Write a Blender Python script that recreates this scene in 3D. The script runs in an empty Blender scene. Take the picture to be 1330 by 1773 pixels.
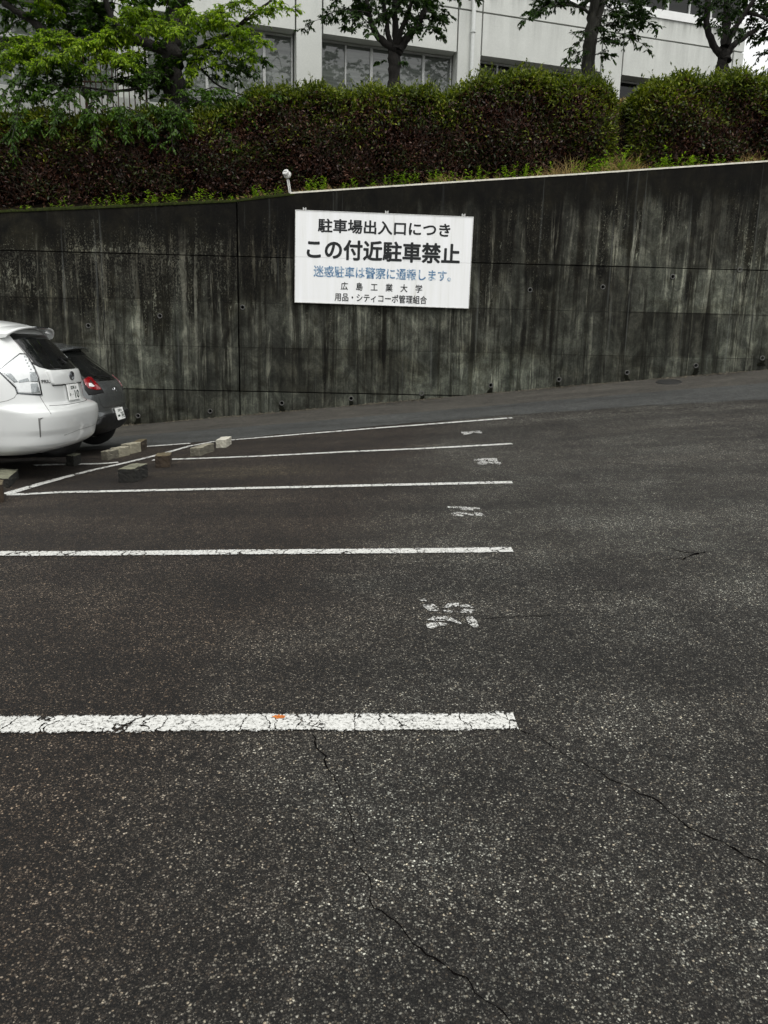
import bpy, bmesh, math, random
import numpy as np
from mathutils import Vector, Matrix
from mathutils.bvhtree import BVHTree

random.seed(7)
RNG = np.random.default_rng(11)
C = bpy.context.scene.collection
SC = bpy.context.scene
rad = math.radians

# ------------------------------------------------------------------ camera, world, sun, exposure
F, CX, CY = 1331.0, 665.0, 886.5
CAMZ = 1.6
_th, _ro, _ya = math.atan(0.21), math.atan(0.0225), 0.035
FW = np.array([math.sin(_ya) * math.cos(_th), math.cos(_ya) * math.cos(_th), -math.sin(_th)])
_rt = np.array([math.cos(_ya), -math.sin(_ya), 0.0])
_up = np.cross(_rt, FW)
IX = _rt * math.cos(_ro) + _up * math.sin(_ro)
IU = -_rt * math.sin(_ro) + _up * math.cos(_ro)
CAM = np.array([0, 0, CAMZ])
cam = bpy.data.cameras.new("camera")
camo = bpy.data.objects.new("camera", cam)
C.objects.link(camo)
M = Matrix.Identity(4)
for i in range(3):
    M[i][0], M[i][1], M[i][2], M[i][3] = IX[i], IU[i], -FW[i], CAM[i]
camo.matrix_world = M
cam.sensor_fit = 'HORIZONTAL'
cam.sensor_width = 36.0
cam.lens = 36.0 * F / 1330.0
cam.clip_end = 2000
cam.clip_start = 0.05
SC.camera = camo

SUN_EL, SUN_AZ = rad(60), rad(158)      # azimuth from +Y clockwise: high, behind the camera to the right
world = bpy.data.worlds.new("World")
SC.world = world
world.use_nodes = True
wn = world.node_tree
for n_ in list(wn.nodes):
    wn.nodes.remove(n_)
sky = wn.nodes.new('ShaderNodeTexSky')
sky.sky_type = 'NISHITA'
sky.sun_disc = False
sky.sun_elevation = SUN_EL
sky.sun_rotation = SUN_AZ
sky.air_density = 1.0
sky.dust_density = 6.0
sky.ozone_density = 1.0
hs = wn.nodes.new('ShaderNodeHueSaturation')
hs.inputs['Saturation'].default_value = 0.05
bg = wn.nodes.new('ShaderNodeBackground')
bg.inputs['Strength'].default_value = 0.125
wo = wn.nodes.new('ShaderNodeOutputWorld')
wn.links.new(sky.outputs[0], hs.inputs['Color'])
cl = wn.nodes.new('ShaderNodeMix')          # an even layer of bright cloud over the sky
cl.data_type = 'RGBA'
cl.inputs[0].default_value = 0.8
cl.inputs[7].default_value = (5.3, 5.35, 5.3, 1)
wn.links.new(hs.outputs[0], cl.inputs[6])
wn.links.new(cl.outputs[2], bg.inputs[0])
wn.links.new(bg.outputs[0], wo.inputs[0])
sun = bpy.data.lights.new("sun", 'SUN')
sun.energy = 0.85
sun.angle = rad(25)
sun.color = (1.0, 0.97, 0.92)
suno = bpy.data.objects.new("sun", sun)
C.objects.link(suno)
_sd = Vector((math.sin(SUN_AZ) * math.cos(SUN_EL), math.cos(SUN_AZ) * math.cos(SUN_EL), math.sin(SUN_EL)))
suno.rotation_euler = _sd.to_track_quat('Z', 'Y').to_euler()
SC.view_settings.view_transform = 'Standard'
SC.view_settings.look = 'None'
SC.view_settings.gamma = 1.0
SC.view_settings.exposure = 0.88

# ------------------------------------------------------------------ geometry of the place
_gc = [-0.17464, -0.12411, 1.36085, 0.824, 0.48073, -1.56381, -0.30314, -0.01473, 0.64316, -0.07605]


def gz(X, Y):
    """height of the sloping lot; it climbs to the right along the wall"""
    u = np.clip(np.asarray(X, float), -8, 12) / 10
    v = np.clip(np.asarray(Y, float), 0.6, 15.2) / 10
    T = [np.ones_like(u * v), u, v, u * v, u * u, v * v, u * u * v, u * v * v, v ** 3, u ** 3]
    z = sum(c * t for c, t in zip(_gc, T))
    # the neighbouring row of bays on the left stands a little higher
    ss = lambda q: np.clip(q, 0, 1) ** 2 * (3 - 2 * np.clip(q, 0, 1))
    z = z + 0.08 * ss((-3.3 - np.asarray(X, float)) / 0.9) * ss((np.asarray(Y, float) - 4.5) / 3.0) * ss((12.9 - np.asarray(Y, float)) / 3.4)
    return z


def ray(px, py):
    return FW + IX * (px - CX) / F - IU * (py - CY) / F


def atY(px, py, Y):
    r = ray(px, py)
    return CAM + r * (Y / r[1])


def at(px, py):
    """the spot of the ground under a point of the photograph"""
    r = ray(px, py)
    a, b = 0.5, 40.0
    t = 1.0
    prev = 0.5
    while t < 40:
        p = CAM + r * t
        if p[2] < float(gz(p[0], p[1])):
            break
        prev = t
        t += 0.1
    a, b = prev, t
    for _ in range(40):
        m = (a + b) / 2
        p = CAM + r * m
        if p[2] < float(gz(p[0], p[1])):
            b = m
        else:
            a = m
    return CAM + r * a


_wtx = np.array([-40, -12, -6.67, -4.56, -2.38, -1.37, 0.4, 2.06, 4.0, 7.57, 14, 40.])
_wtz = np.array([1.9, 3.5, 3.96, 4.10, 4.26, 4.40, 4.56, 4.71, 4.88, 5.21, 5.78, 7.0])


def walltop(X):
    return np.interp(X, _wtx, _wtz)


def bank(X, Y):
    t = np.clip((np.asarray(Y, float) - 15.6) / 2.6, 0, 1)
    t = t * t * (3 - 2 * t)
    ter = np.interp(X, [-30, -7, 6, 30], [5.2, 5.9, 7.1, 8.0])
    return (walltop(X) + 0.03) * (1 - t) + ter * t


# ------------------------------------------------------------------ mesh helpers
class MB:
    def __init__(self):
        self.v, self.f = [], []

    def add(self, vs, fs):
        o = len(self.v)
        self.v.extend([tuple(map(float, p)) for p in vs])
        self.f.extend([tuple(i + o for i in q) for q in fs])

    def box(self, lo, hi, mat=None):
        x0, y0, z0 = lo
        x1, y1, z1 = hi
        vs = [(x0, y0, z0), (x1, y0, z0), (x1, y1, z0), (x0, y1, z0), (x0, y0, z1), (x1, y0, z1), (x1, y1, z1), (x0, y1, z1)]
        if mat is not None:
            vs = [mat(p) for p in vs]
        self.add(vs, [(0, 3, 2, 1), (4, 5, 6, 7), (0, 1, 5, 4), (1, 2, 6, 5), (2, 3, 7, 6), (3, 0, 4, 7)])

    def tube(self, pts, rs, seg=8, cap=True):
        pts = [np.array(p, float) for p in pts]
        n = len(pts)
        if np.isscalar(rs):
            rs = [rs] * n
        rings = []
        ref = np.array([0.31, 0.2, 0.93])
        for i in range(n):
            d = pts[min(i + 1, n - 1)] - pts[max(i - 1, 0)]
            d /= (np.linalg.norm(d) + 1e-9)
            a = np.cross(d, ref)
            if np.linalg.norm(a) < 0.1:
                a = np.cross(d, np.array([1., 0, 0]))
            a /= np.linalg.norm(a)
            b = np.cross(d, a)
            rings.append([pts[i] + rs[i] * (a * math.cos(2 * math.pi * k / seg) + b * math.sin(2 * math.pi * k / seg)) for k in range(seg)])
        vs = [p for r in rings for p in r]
        fs = []
        for i in range(n - 1):
            for k in range(seg):
                k2 = (k + 1) % seg
                fs.append((i * seg + k, i * seg + k2, (i + 1) * seg + k2, (i + 1) * seg + k))
        if cap:
            fs.append(tuple(range(seg))[::-1])
            fs.append(tuple((n - 1) * seg + k for k in range(seg)))
        self.add(vs, fs)

    def lathe(self, prof, o, ax, ref, seg=24):
        """profile of (radius, along axis)"""
        o, ax, ref = np.array(o, float), np.array(ax, float), np.array(ref, float)
        b = np.cross(ax, ref)
        vs = []
        for r, h in prof:
            for k in range(seg):
                a = 2 * math.pi * k / seg
                vs.append(o + ax * h + r * (ref * math.cos(a) + b * math.sin(a)))
        fs = []
        for i in range(len(prof) - 1):
            for k in range(seg):
                k2 = (k + 1) % seg
                fs.append((i * seg + k, i * seg + k2, (i + 1) * seg + k2, (i + 1) * seg + k))
        self.add(vs, fs)

    def grid(self, P):
        P = np.asarray(P, float)
        a, b = P.shape[:2]
        fs = [(i * b + j, i * b + j + 1, (i + 1) * b + j + 1, (i + 1) * b + j) for i in range(a - 1) for j in range(b - 1)]
        self.add(P.reshape(-1, 3), fs)

    def build(self, name, mat, parent=None, smooth=False, world=True):
        v = self.v
        if parent is not None and world:
            o = np.zeros(3)
            p = parent
            while p is not None:
                o += np.array(p.location)
                p = p.parent
            v = [tuple(np.array(q) - o) for q in v]
        me = bpy.data.meshes.new(name)
        me.from_pydata(v, [], self.f)
        me.update()
        if smooth:
            me.shade_smooth()
        return link(name, me, mat, parent)


def link(name, me, mat, parent=None):
    ob = bpy.data.objects.new(name, me)
    C.objects.link(ob)
    for m in (mat if isinstance(mat, (list, tuple)) else [mat]):
        me.materials.append(m)
    if parent is not None:
        ob.parent = parent
    return ob


def fixn(ob, bevel=0):
    bm = bmesh.new()
    bm.from_mesh(ob.data)
    bmesh.ops.recalc_face_normals(bm, faces=bm.faces)
    if bevel:
        bmesh.ops.bevel(bm, geom=list(bm.edges), offset=bevel, segments=2, affect='EDGES', profile=0.6)
    bm.to_mesh(ob.data)
    bm.free()
    return ob


def tag(o, label=None, cat=None, group=None, kind=None):
    if label: o['label'] = label
    if cat: o['category'] = cat
    if group: o['group'] = group
    if kind: o['kind'] = kind
    return o


def empty(name, loc, rz=0):
    o = bpy.data.objects.new(name, None)
    C.objects.link(o)
    o.location = [float(a) for a in loc]
    o.rotation_euler = (0, 0, rz)
    o.empty_display_size = 0.2
    return o


def leaves_mesh(name, P, D, Nn, L, W, mat, parent=None, fold=0.25, world=True):
    """many small folded leaves: P base, D direction, Nn normal, L length, W half width"""
    n = len(P)
    D = D / np.linalg.norm(D, axis=1)[:, None]
    S = np.cross(D, Nn)
    S /= (np.linalg.norm(S, axis=1)[:, None] + 1e-9)
    U = np.cross(S, D)
    L = L[:, None]
    W = W[:, None]
    b = P
    tip = P + D * L - U * L * 0.12
    l = P + D * L * 0.45 + S * W + U * W * fold
    r = P + D * L * 0.45 - S * W + U * W * fold
    m = P + D * L * 0.5
    if parent is not None and world:
        o = np.array(parent.location)
        b, tip, l, r, m = b - o, tip - o, l - o, r - o, m - o
    V = np.stack([b, l, tip, r, m], 1).reshape(-1, 3)
    k = np.arange(n)[:, None] * 5
    Fc = np.concatenate([k + 0, k + 4, k + 1, k + 1, k + 4, k + 2, k + 0, k + 3, k + 4, k + 3, k + 2, k + 4], 1).reshape(-1)
    me = bpy.data.meshes.new(name)
    me.vertices.add(n * 5)
    me.vertices.foreach_set('co', V.astype(np.float32).reshape(-1))
    nf = n * 4
    me.loops.add(nf * 3)
    me.loops.foreach_set('vertex_index', Fc.astype(np.int32))
    me.polygons.add(nf)
    me.polygons.foreach_set('loop_start', np.arange(nf, dtype=np.int32) * 3)
    me.polygons.foreach_set('loop_total', np.full(nf, 3, dtype=np.int32))
    me.update(calc_edges=True)
    return link(name, me, mat, parent)


# ------------------------------------------------------------------ material helpers
class NT:
    def __init__(self, name):
        self.m = bpy.data.materials.new(name)
        self.m.use_nodes = True
        self.t = self.m.node_tree
        self.b = self.t.nodes['Principled BSDF']
        self.out = self.t.nodes['Material Output']

    def n(self, typ, ins=None, out=0, **props):
        nd = self.t.nodes.new(typ)
        for k, v in props.items():
            setattr(nd, k, v)
        for k, v in (ins or {}).items():
            self.set(nd.inputs[k], v)
        return nd.outputs[out] if out is not None else nd

    def set(self, sock, v):
        if isinstance(v, bpy.types.NodeSocket):
            self.t.links.new(v, sock)
        else:
            if hasattr(sock.default_value, '__len__') and len(sock.default_value) == 4 and len(v) == 3:
                v = (*v, 1)
            sock.default_value = v

    def p(self, **kw):
        for k, v in kw.items():
            self.set(self.b.inputs[k.replace('_', ' ')], v)
        return self

    def obj(self):
        return self.n('ShaderNodeTexCoord', out=3)

    def map(self, vec, scale=(1, 1, 1), loc=(0, 0, 0)):
        return self.n('ShaderNodeMapping', {'Vector': vec, 'Scale': scale, 'Location': loc})

    def noise(self, vec, scale, detail=4, rough=0.6, dist=0.0):
        return self.n('ShaderNodeTexNoise', {'Vector': vec, 'Scale': scale, 'Detail': detail, 'Roughness': rough, 'Distortion': dist})

    def vor(self, vec, scale, feature='F1', out=0, rand=1.0):
        return self.n('ShaderNodeTexVoronoi', {'Vector': vec, 'Scale': scale, 'Randomness': rand}, out=out, feature=feature)

    def ramp(self, fac, stops, interp='LINEAR'):
        nd = self.n('ShaderNodeValToRGB', {'Fac': fac}, out=None)
        cr = nd.color_ramp
        cr.interpolation = interp
        while len(cr.elements) < len(stops):
            cr.elements.new(0.5)
        for e, (p, c) in zip(cr.elements, stops):
            e.position = p
            e.color = (c, c, c, 1) if np.isscalar(c) else (*c, 1)
        return nd.outputs[0]

    def mix(self, fac, a, b, blend='MIX'):
        nd = self.n('ShaderNodeMix', out=None, data_type='RGBA', blend_type=blend)
        self.set(nd.inputs[0], fac)
        self.set(nd.inputs[6], a)
        self.set(nd.inputs[7], b)
        return nd.outputs[2]

    def math(self, op, a, b=0.0, clamp=False):
        nd = self.n('ShaderNodeMath', out=None, operation=op, use_clamp=clamp)
        self.set(nd.inputs[0], a)
        self.set(nd.inputs[1], b)
        return nd.outputs[0]

    def sep(self, vec):
        return self.n('ShaderNodeSeparateXYZ', {0: vec}, out=None)

    def bump(self, h, strength=0.3, dist=0.01):
        self.set(self.b.inputs['Normal'], self.n('ShaderNodeBump', {'Height': h, 'Strength': strength, 'Distance': dist}))


def plain(name, col, rough=0.6, spec=0.5, metal=0.0, var=0.15, scale=20, coat=0.0, bump=0.0):
    """a paint, metal or plastic with slight uneven wear"""
    k = NT(name)
    nz = k.noise(k.obj(), scale, 5)
    d = tuple(c * (1 - var) for c in col)
    e = tuple(min(1, c * (1 + var)) for c in col)
    k.p(Base_Color=k.ramp(nz, [(0.3, d), (0.7, e)]), Roughness=k.ramp(nz, [(0.3, rough * 0.85), (0.7, min(1, rough * 1.15))]), Metallic=metal)
    k.b.inputs['Specular IOR Level'].default_value = spec
    k.b.inputs['Coat Weight'].default_value = coat
    k.b.inputs['Coat Roughness'].default_value = 0.04
    if bump:
        k.bump(nz, bump, 0.01)
    return k.m


def asphalt(name, dark, lite, speck, scale, patch=True, speck_amt=0.90, bump=0.6):
    k = NT(name)
    co = k.obj()
    wob = k.n('ShaderNodeVectorMath', {0: k.n('ShaderNodeTexNoise', {'Vector': co, 'Scale': scale * 1.3, 'Detail': 2.0}, out=1), 1: (0.9 / scale,) * 3}, operation='MULTIPLY')
    cw = k.n('ShaderNodeVectorMath', {0: co, 1: wob}, operation='ADD')
    c1 = k.vor(cw, scale, out=1)
    s1 = k.sep(c1)
    d1 = k.vor(cw, scale, out=0)
    dk = tuple(c * 0.45 for c in dark)
    base = k.ramp(s1.outputs[0], [(0.0, dk), (0.45, dark), (0.72, lite), (0.88, tuple(c * 1.7 for c in lite)), (speck_amt + 0.02, tuple(c * 0.5 for c in speck)), (1.0, speck)])
    warm = k.ramp(s1.outputs[2], [(0.0, (1.0, 1.0, 1.0)), (0.55, (0.95, 0.97, 0.97)), (0.85, (1.04, 0.99, 0.90)), (1.0, (1.10, 0.96, 0.82))])
    col = k.mix(1.0, base, warm, 'MULTIPLY')
    # finer grit between and bigger pale stones, sparse
    c3 = k.sep(k.vor(cw, scale * 2.1, out=1))
    col = k.mix(k.ramp(c3.outputs[1], [(0.93, 0.0), (0.95, 0.8)]), col, tuple(c * 0.55 for c in speck))
    c2 = k.sep(k.vor(cw, scale * 0.5, out=1))
    d2 = k.vor(cw, scale * 0.5, out=0)
    sp2 = k.math('MULTIPLY', k.ramp(c2.outputs[0], [(0.962, 0.0), (0.97, 1.0)]), k.ramp(d2, [(0.22, 1.0), (0.34, 0.0)]))
    col = k.mix(k.math('MULTIPLY', sp2, 0.9), col, tuple(c * 1.1 for c in speck))
    gap = k.ramp(d1, [(0.36, 1.1), (0.70, 0.14)])
    col = k.mix(1.0, col, gap, 'MULTIPLY')
    if patch:
        w1 = k.noise(co, 0.55, 5, 0.62, 0.4)
        w2 = k.noise(co, 2.6, 5, 0.65)
        ww = k.mix(0.45, w1, w2)
        col = k.mix(1.0, col, k.ramp(ww, [(0.30, (0.42, 0.38, 0.35)), (0.5, (0.92, 0.88, 0.84)), (0.68, (1.6, 1.6, 1.56))]), 'MULTIPLY')
        # the drive aisle on the right is worn paler, the bays stay brown and oily
        xyz = k.sep(co)
        edge = k.math('SUBTRACT', xyz.outputs[0], k.math('MULTIPLY_ADD', xyz.outputs[1], 0.19))
        edge = k.math('ADD', edge, k.math('MULTIPLY', w1, 1.6))
        lane = k.ramp(k.math('MULTIPLY_ADD', edge, 0.28), [(0.18, 0.0), (0.50, 1.0)])
        col = k.mix(lane, k.mix(1.0, col, (0.98, 0.81, 0.69), 'MULTIPLY'), k.mix(1.0, col, (1.85, 1.90, 1.86), 'MULTIPLY'))
        # one bay whose top layer has worn off
        dv = k.n('ShaderNodeVectorMath', {0: k.map(co, (0.55, 1.25, 0), (0.75, -11.2, 0))}, out=1, operation='LENGTH')
        worn = k.ramp(k.math('ADD', dv, k.math('MULTIPLY', w2, 0.5)), [(0.55, 1.0), (1.35, 0.0)])
        col = k.mix(k.math('MULTIPLY', worn, 0.75), col, k.mix(1.0, col, (2.1, 2.2, 1.95), 'MULTIPLY'))
    if patch:
        # coarse mottling of the open-graded surface
        mt1 = k.noise(co, 42, 3, 0.7)
        mt2 = k.noise(co, 13, 4, 0.7)
        col = k.mix(1.0, col, k.ramp(mt1, [(0.36, 0.55), (0.5, 0.98), (0.64, 1.5)]), 'MULTIPLY')
        col = k.mix(1.0, col, k.ramp(mt2, [(0.34, 0.72), (0.5, 1.0), (0.66, 1.3)]), 'MULTIPLY')
        # polished tyre tracks and old oil drips
        tk = k.noise(k.map(co, (0.25, 1.6, 0), (4, 1, 0)), 1.0, 4, 0.55, 0.3)
        col = k.mix(1.0, col, k.ramp(tk, [(0.36, 0.68), (0.5, 1.0), (0.64, 1.3)]), 'MULTIPLY')
        oil = k.noise(k.map(co, (1, 1, 0), (2.2, 7.1, 0)), 1.25, 3, 0.5, 0.8)
        col = k.mix(k.ramp(oil, [(0.62, 0.0), (0.74, 0.6)]), col, (0.009, 0.0075, 0.0065))
    if not patch:
        q1 = k.noise(k.map(co, (0.5, 1.8, 0)), 1.0, 6, 0.65, 0.3)
        q2 = k.noise(co, 5.5, 5, 0.7)
        col = k.mix(1.0, col, k.ramp(k.mix(0.4, q1, q2), [(0.34, (0.55, 0.54, 0.52)), (0.5, (0.98, 0.98, 0.97)), (0.66, (1.4, 1.4, 1.36))]), 'MULTIPLY')
    k.p(Base_Color=col, Roughness=k.ramp(s1.outputs[0], [(0, 0.75), (1, 0.95)]))
    k.b.inputs['Specular IOR Level'].default_value = 0.3
    hh = k.math('SUBTRACT', k.math('MULTIPLY', s1.outputs[0], 0.6), d1)
    k.bump(hh, bump, 0.006)
    return k.m


def road_paint(name, cut=0.47, orange=False):
    """thick white paint, worn through to the asphalt along its edges and in cracks"""
    k = NT(name)
    co = k.obj()
    uv = k.n('ShaderNodeUVMap', uv_map='strip')
    v = k.math('ABSOLUTE', k.sep(uv).outputs[1])
    n1 = k.noise(co, 70, 5, 0.8)
    n2 = k.noise(co, 6, 4, 0.6)
    e = k.ramp(v, [(0.66, 0.0), (1.0, 0.30)])
    s = k.math('SUBTRACT', k.math('ADD', k.math('ADD', k.math('MULTIPLY', n1, 0.95), -0.02), k.math('MULTIPLY', n2, 0.16)), e)
    # cracks across
    wv = k.n('ShaderNodeVectorMath', {0: k.map(co, (1.0, 0.35, 0)), 1: k.n('ShaderNodeVectorMath', {0: k.n('ShaderNodeTexNoise', {'Vector': co, 'Scale': 9.0, 'Detail': 4.0}, out=1), 1: (0.16, 0.16, 0)}, operation='MULTIPLY')}, operation='ADD')
    ck = k.vor(wv, 8.5, 'DISTANCE_TO_EDGE')
    ckm = k.math('MULTIPLY', k.ramp(ck, [(0.006, 0.30), (0.030, 0.0)]), k.ramp(k.noise(co, 3.1, 2), [(0.36, 0.0), (0.50, 1.0)]))
    s = k.math('SUBTRACT', s, ckm)
    mask = k.ramp(s, [(cut - 0.05, 0.0), (cut + 0.04, 1.0)])
    col = k.ramp(n1, [(0.35, (0.30, 0.30, 0.28)), (0.5, (0.50, 0.50, 0.475)), (0.65, (0.64, 0.64, 0.615))])
    k.p(Base_Color=col, Roughness=0.8)
    k.bump(n1, 0.5, 0.004)
    tr = k.n('ShaderNodeBsdfTransparent')
    mx = k.n('ShaderNodeMixShader', {0: mask, 1: tr, 2: k.b.outputs[0]})
    k.set(k.out.inputs[0], mx)
    return k.m


def foliage(name, cols, transl=0.25, rough=0.5, spec=0.3):
    k = NT(name)
    r = k.n('ShaderNodeNewGeometry', out=8)
    st = [(i / max(1, len(cols) - 1), c) for i, c in enumerate(cols)]
    nz = k.noise(k.obj(), 1.3, 3)
    f = k.math('ADD', k.math('MULTIPLY', r, 0.65), k.math('MULTIPLY', k.math('SUBTRACT', nz, 0.3), 0.9), True)
    col = k.ramp(f, st)
    k.p(Base_Color=col, Roughness=rough)
    k.b.inputs['Specular IOR Level'].default_value = spec
    tl = k.n('ShaderNodeBsdfTranslucent', {'Color': k.mix(1.0, col, (1.3, 1.5, 0.6), 'MULTIPLY')})
    k.set(k.out.inputs[0], k.n('ShaderNodeMixShader', {0: transl, 1: k.b.outputs[0], 2: tl}))
    return k.m


def bark(name, a, b):
    k = NT(name)
    co = k.map(k.obj(), (9, 9, 2.2))
    nz = k.noise(co, 2.0, 6, 0.7, 0.5)
    k.p(Base_Color=k.ramp(nz, [(0.3, a), (0.7, b)]), Roughness=0.9)
    k.bump(nz, 0.8, 0.03)
    return k.m


def wall_concrete():
    k = NT('stained_concrete')
    co = k.obj()
    x = k.sep(co)
    z = x.outputs[2]
    s1 = k.noise(k.map(co, (3.6, 1, 0.16)), 1.0, 8, 0.62, 0.15)
    s2 = k.noise(k.map(co, (15, 1, 0.45), (3, 0, 1)), 1.0, 6, 0.7, 0.2)
    s3 = k.noise(k.map(co, (0.9, 1, 0.5), (9, 0, 4)), 1.0, 5, 0.6, 0.4)
    blot = k.noise(co, 1.7, 7, 0.68, 0.4)
    fine = k.noise(co, 34, 5, 0.75)
    grain = k.noise(k.map(co, (1, 1, 0.7)), 36, 5, 0.8)
    # distance below the sloping top
    t = k.math('MULTIPLY', k.math('SUBTRACT', k.math('MULTIPLY_ADD', x.outputs[0], 0.087), z), 1.0)
    t.node.inputs[0].links[0].from_node.inputs[0].links[0].from_node.inputs[2].default_value = 4.045
    tn = k.math('MULTIPLY', t, 0.2)
    base = k.ramp(k.mix(0.45, blot, fine), [(0.30, (0.034, 0.035, 0.032)), (0.48, (0.076, 0.079, 0.074)), (0.62, (0.12, 0.122, 0.112)), (0.78, (0.18, 0.178, 0.162))])
    base = k.mix(1.0, base, k.ramp(s1, [(0.32, (0.30, 0.32, 0.31)), (0.5, (0.85, 0.86, 0.85)), (0.68, (1.55, 1.55, 1.53))]), 'MULTIPLY')
    base = k.mix(1.0, base, k.ramp(s2, [(0.34, 0.78), (0.66, 1.12)]), 'MULTIPLY')
    base = k.mix(1.0, base, k.ramp(s3, [(0.35, 0.55), (0.65, 1.35)]), 'MULTIPLY')
    h = k.ramp(tn, [(0.0, 1.02), (0.05, 0.92), (0.11, 0.68), (0.20, 0.52), (0.34, 0.44), (0.48, 0.30), (0.75, 0.20)])
    # the left part is blackest round the second pour
    lf = k.ramp(k.math('MULTIPLY', x.outputs[0], -0.1), [(0.05, 0.0), (0.28, 0.17)])
    lfz = k.math('MULTIPLY', lf, k.ramp(tn, [(0.0, 1.0), (0.34, 1.0), (0.42, 0.2)]))
    a = k.math('ADD', k.math('ADD', h, lfz), k.math('ADD', k.math('MULTIPLY', k.math('SUBTRACT', s1, 0.5), 2.1), k.math('ADD', k.math('MULTIPLY', k.math('SUBTRACT', s2, 0.5), 0.7), k.math('MULTIPLY', k.math('SUBTRACT', s3, 0.5), 1.5))))
    alg = k.ramp(a, [(0.36, 0.0), (0.50, 0.62), (0.66, 0.97)])
    algc = k.ramp(blot, [(0.35, (0.0016, 0.0015, 0.0010)), (0.65, (0.0070, 0.0062, 0.0036))])
    col = k.mix(alg, base, algc)
    # pale flecks where the black crust has flaked off
    fz = k.math('ADD', k.math('MULTIPLY', grain, 0.62), k.math('ADD', k.math('MULTIPLY', s2, 0.30), k.math('MULTIPLY', s3, 0.16)))
    belt = k.ramp(tn, [(0.08, 0.0), (0.17, 0.055), (0.30, 0.055), (0.42, 0.0)])
    fz = k.math('ADD', fz, k.math('MULTIPLY', belt, k.ramp(lf, [(0.0, 0.25), (0.17, 1.0)])))
    fm = k.math('MULTIPLY', k.ramp(fz, [(0.618, 0.0), (0.650, 1.0)]), k.ramp(tn, [(0.03, 0.0), (0.10, 0.7), (0.42, 0.8), (0.6, 0.4)]))
    col = k.mix(k.math('MULTIPLY', fm, 0.85), col, k.ramp(fine, [(0.35, (0.09, 0.092, 0.082)), (0.65, (0.24, 0.245, 0.22))]))
    # rougher flakes of bare concrete
    fl = k.noise(k.map(co, (1.6, 1, 0.55), (2, 0, 5)), 7.0, 6, 0.72, 0.3)
    fm2 = k.math('MULTIPLY', k.ramp(k.math('ADD', fl, k.math('MULTIPLY', belt, k.ramp(lf, [(0.0, 0.0), (0.17, 1.0)]))), [(0.625, 0.0), (0.665, 1.0)]), k.ramp(tn, [(0.12, 0.0), (0.16, 1.0), (0.40, 1.0), (0.46, 0.25)]))
    col = k.mix(k.math('MULTIPLY', fm2, 0.75), col, (0.17, 0.18, 0.165))
    # sharp edged dark runs and bare runs
    r1 = k.noise(k.map(co, (7.5, 1, 0.22), (1, 0, 8)), 1.0, 7, 0.72, 0.25)
    low = k.ramp(tn, [(0.10, 0.3), (0.25, 1.0)])
    col = k.mix(k.math('MULTIPLY', k.ramp(r1, [(0.53, 0.0), (0.57, 0.66)]), low), col, (0.010, 0.0095, 0.0065))
    r2 = k.noise(k.map(co, (5.5, 1, 0.30), (6, 0, 3)), 1.0, 7, 0.74, 0.3)
    col = k.mix(k.math('MULTIPLY', k.ramp(r2, [(0.555, 0.0), (0.60, 0.7)]), k.ramp(tn, [(0.08, 0.0), (0.22, 1.0)])), col, (0.155, 0.158, 0.145))
    bt = k.noise(k.map(co, (1, 1, 0.7), (4, 0, 1)), 3.6, 7, 0.75, 0.6)
    col = k.mix(1.0, col, k.ramp(bt, [(0.36, (0.40, 0.38, 0.33)), (0.50, (0.82, 0.82, 0.79)), (0.63, (1.6, 1.57, 1.47))]), 'MULTIPLY')
    row = k.ramp(k.math('MULTIPLY_ADD', z, 0.2), [(0.0, 0.05), (0.253, 0.25), (0.420, 0.45), (0.586, 0.65), (0.754, 0.85)], 'CONSTANT')
    row.node.inputs[0].links[0].from_node.inputs[2].default_value = 0.2
    rv = k.n('ShaderNodeCombineXYZ', {0: k.math('MULTIPLY', x.outputs[0], 0.33), 1: k.math('MULTIPLY', row, 23.0), 2: k.math('MULTIPLY', z, 0.12)})
    pn = k.noise(rv, 1.0, 3, 0.6)
    col = k.mix(1.0, col, k.ramp(pn, [(0.34, (0.42, 0.40, 0.36)), (0.5, (0.95, 0.96, 0.93)), (0.64, (1.75, 1.80, 1.74))]), 'MULTIPLY')
    big = k.noise(k.map(co, (0.45, 1, 0.8), (1, 0, 2)), 1.0, 5, 0.65, 0.8)
    col = k.mix(k.ramp(big, [(0.54, 0.0), (0.64, 0.6)]), col, k.mix(1.0, col, (0.45, 0.42, 0.34), 'MULTIPLY'))
    col = k.mix(k.ramp(tn, [(0.2, 0.0), (0.7, 0.5)]), col, k.mix(1.0, col, (0.90, 1.0, 1.0), 'MULTIPLY'))
    col = k.mix(1.0, col, (0.89, 0.855, 0.80), 'MULTIPLY')
    # dark pits
    pit = k.ramp(k.noise(co, 48, 3, 0.6), [(0.30, 1.0), (0.36, 0.0)])
    col = k.mix(k.math('MULTIPLY', pit, 0.6), col, (0.006, 0.006, 0.006))
    # lime runs
    lr = k.ramp(k.noise(k.map(co, (9, 1, 0.20), (7, 0, 2)), 1.0, 4, 0.55), [(0.62, 0.0), (0.78, 1.0)])
    col = k.mix(k.math('MULTIPLY', lr, 0.30), col, (0.22, 0.235, 0.225))
    k.p(Base_Color=col, Roughness=0.92)
    k.b.inputs['Specular IOR Level'].default_value = 0.2
    k.bump(k.mix(0.5, fine, grain), 0.5, 0.01)
    return k.m


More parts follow.
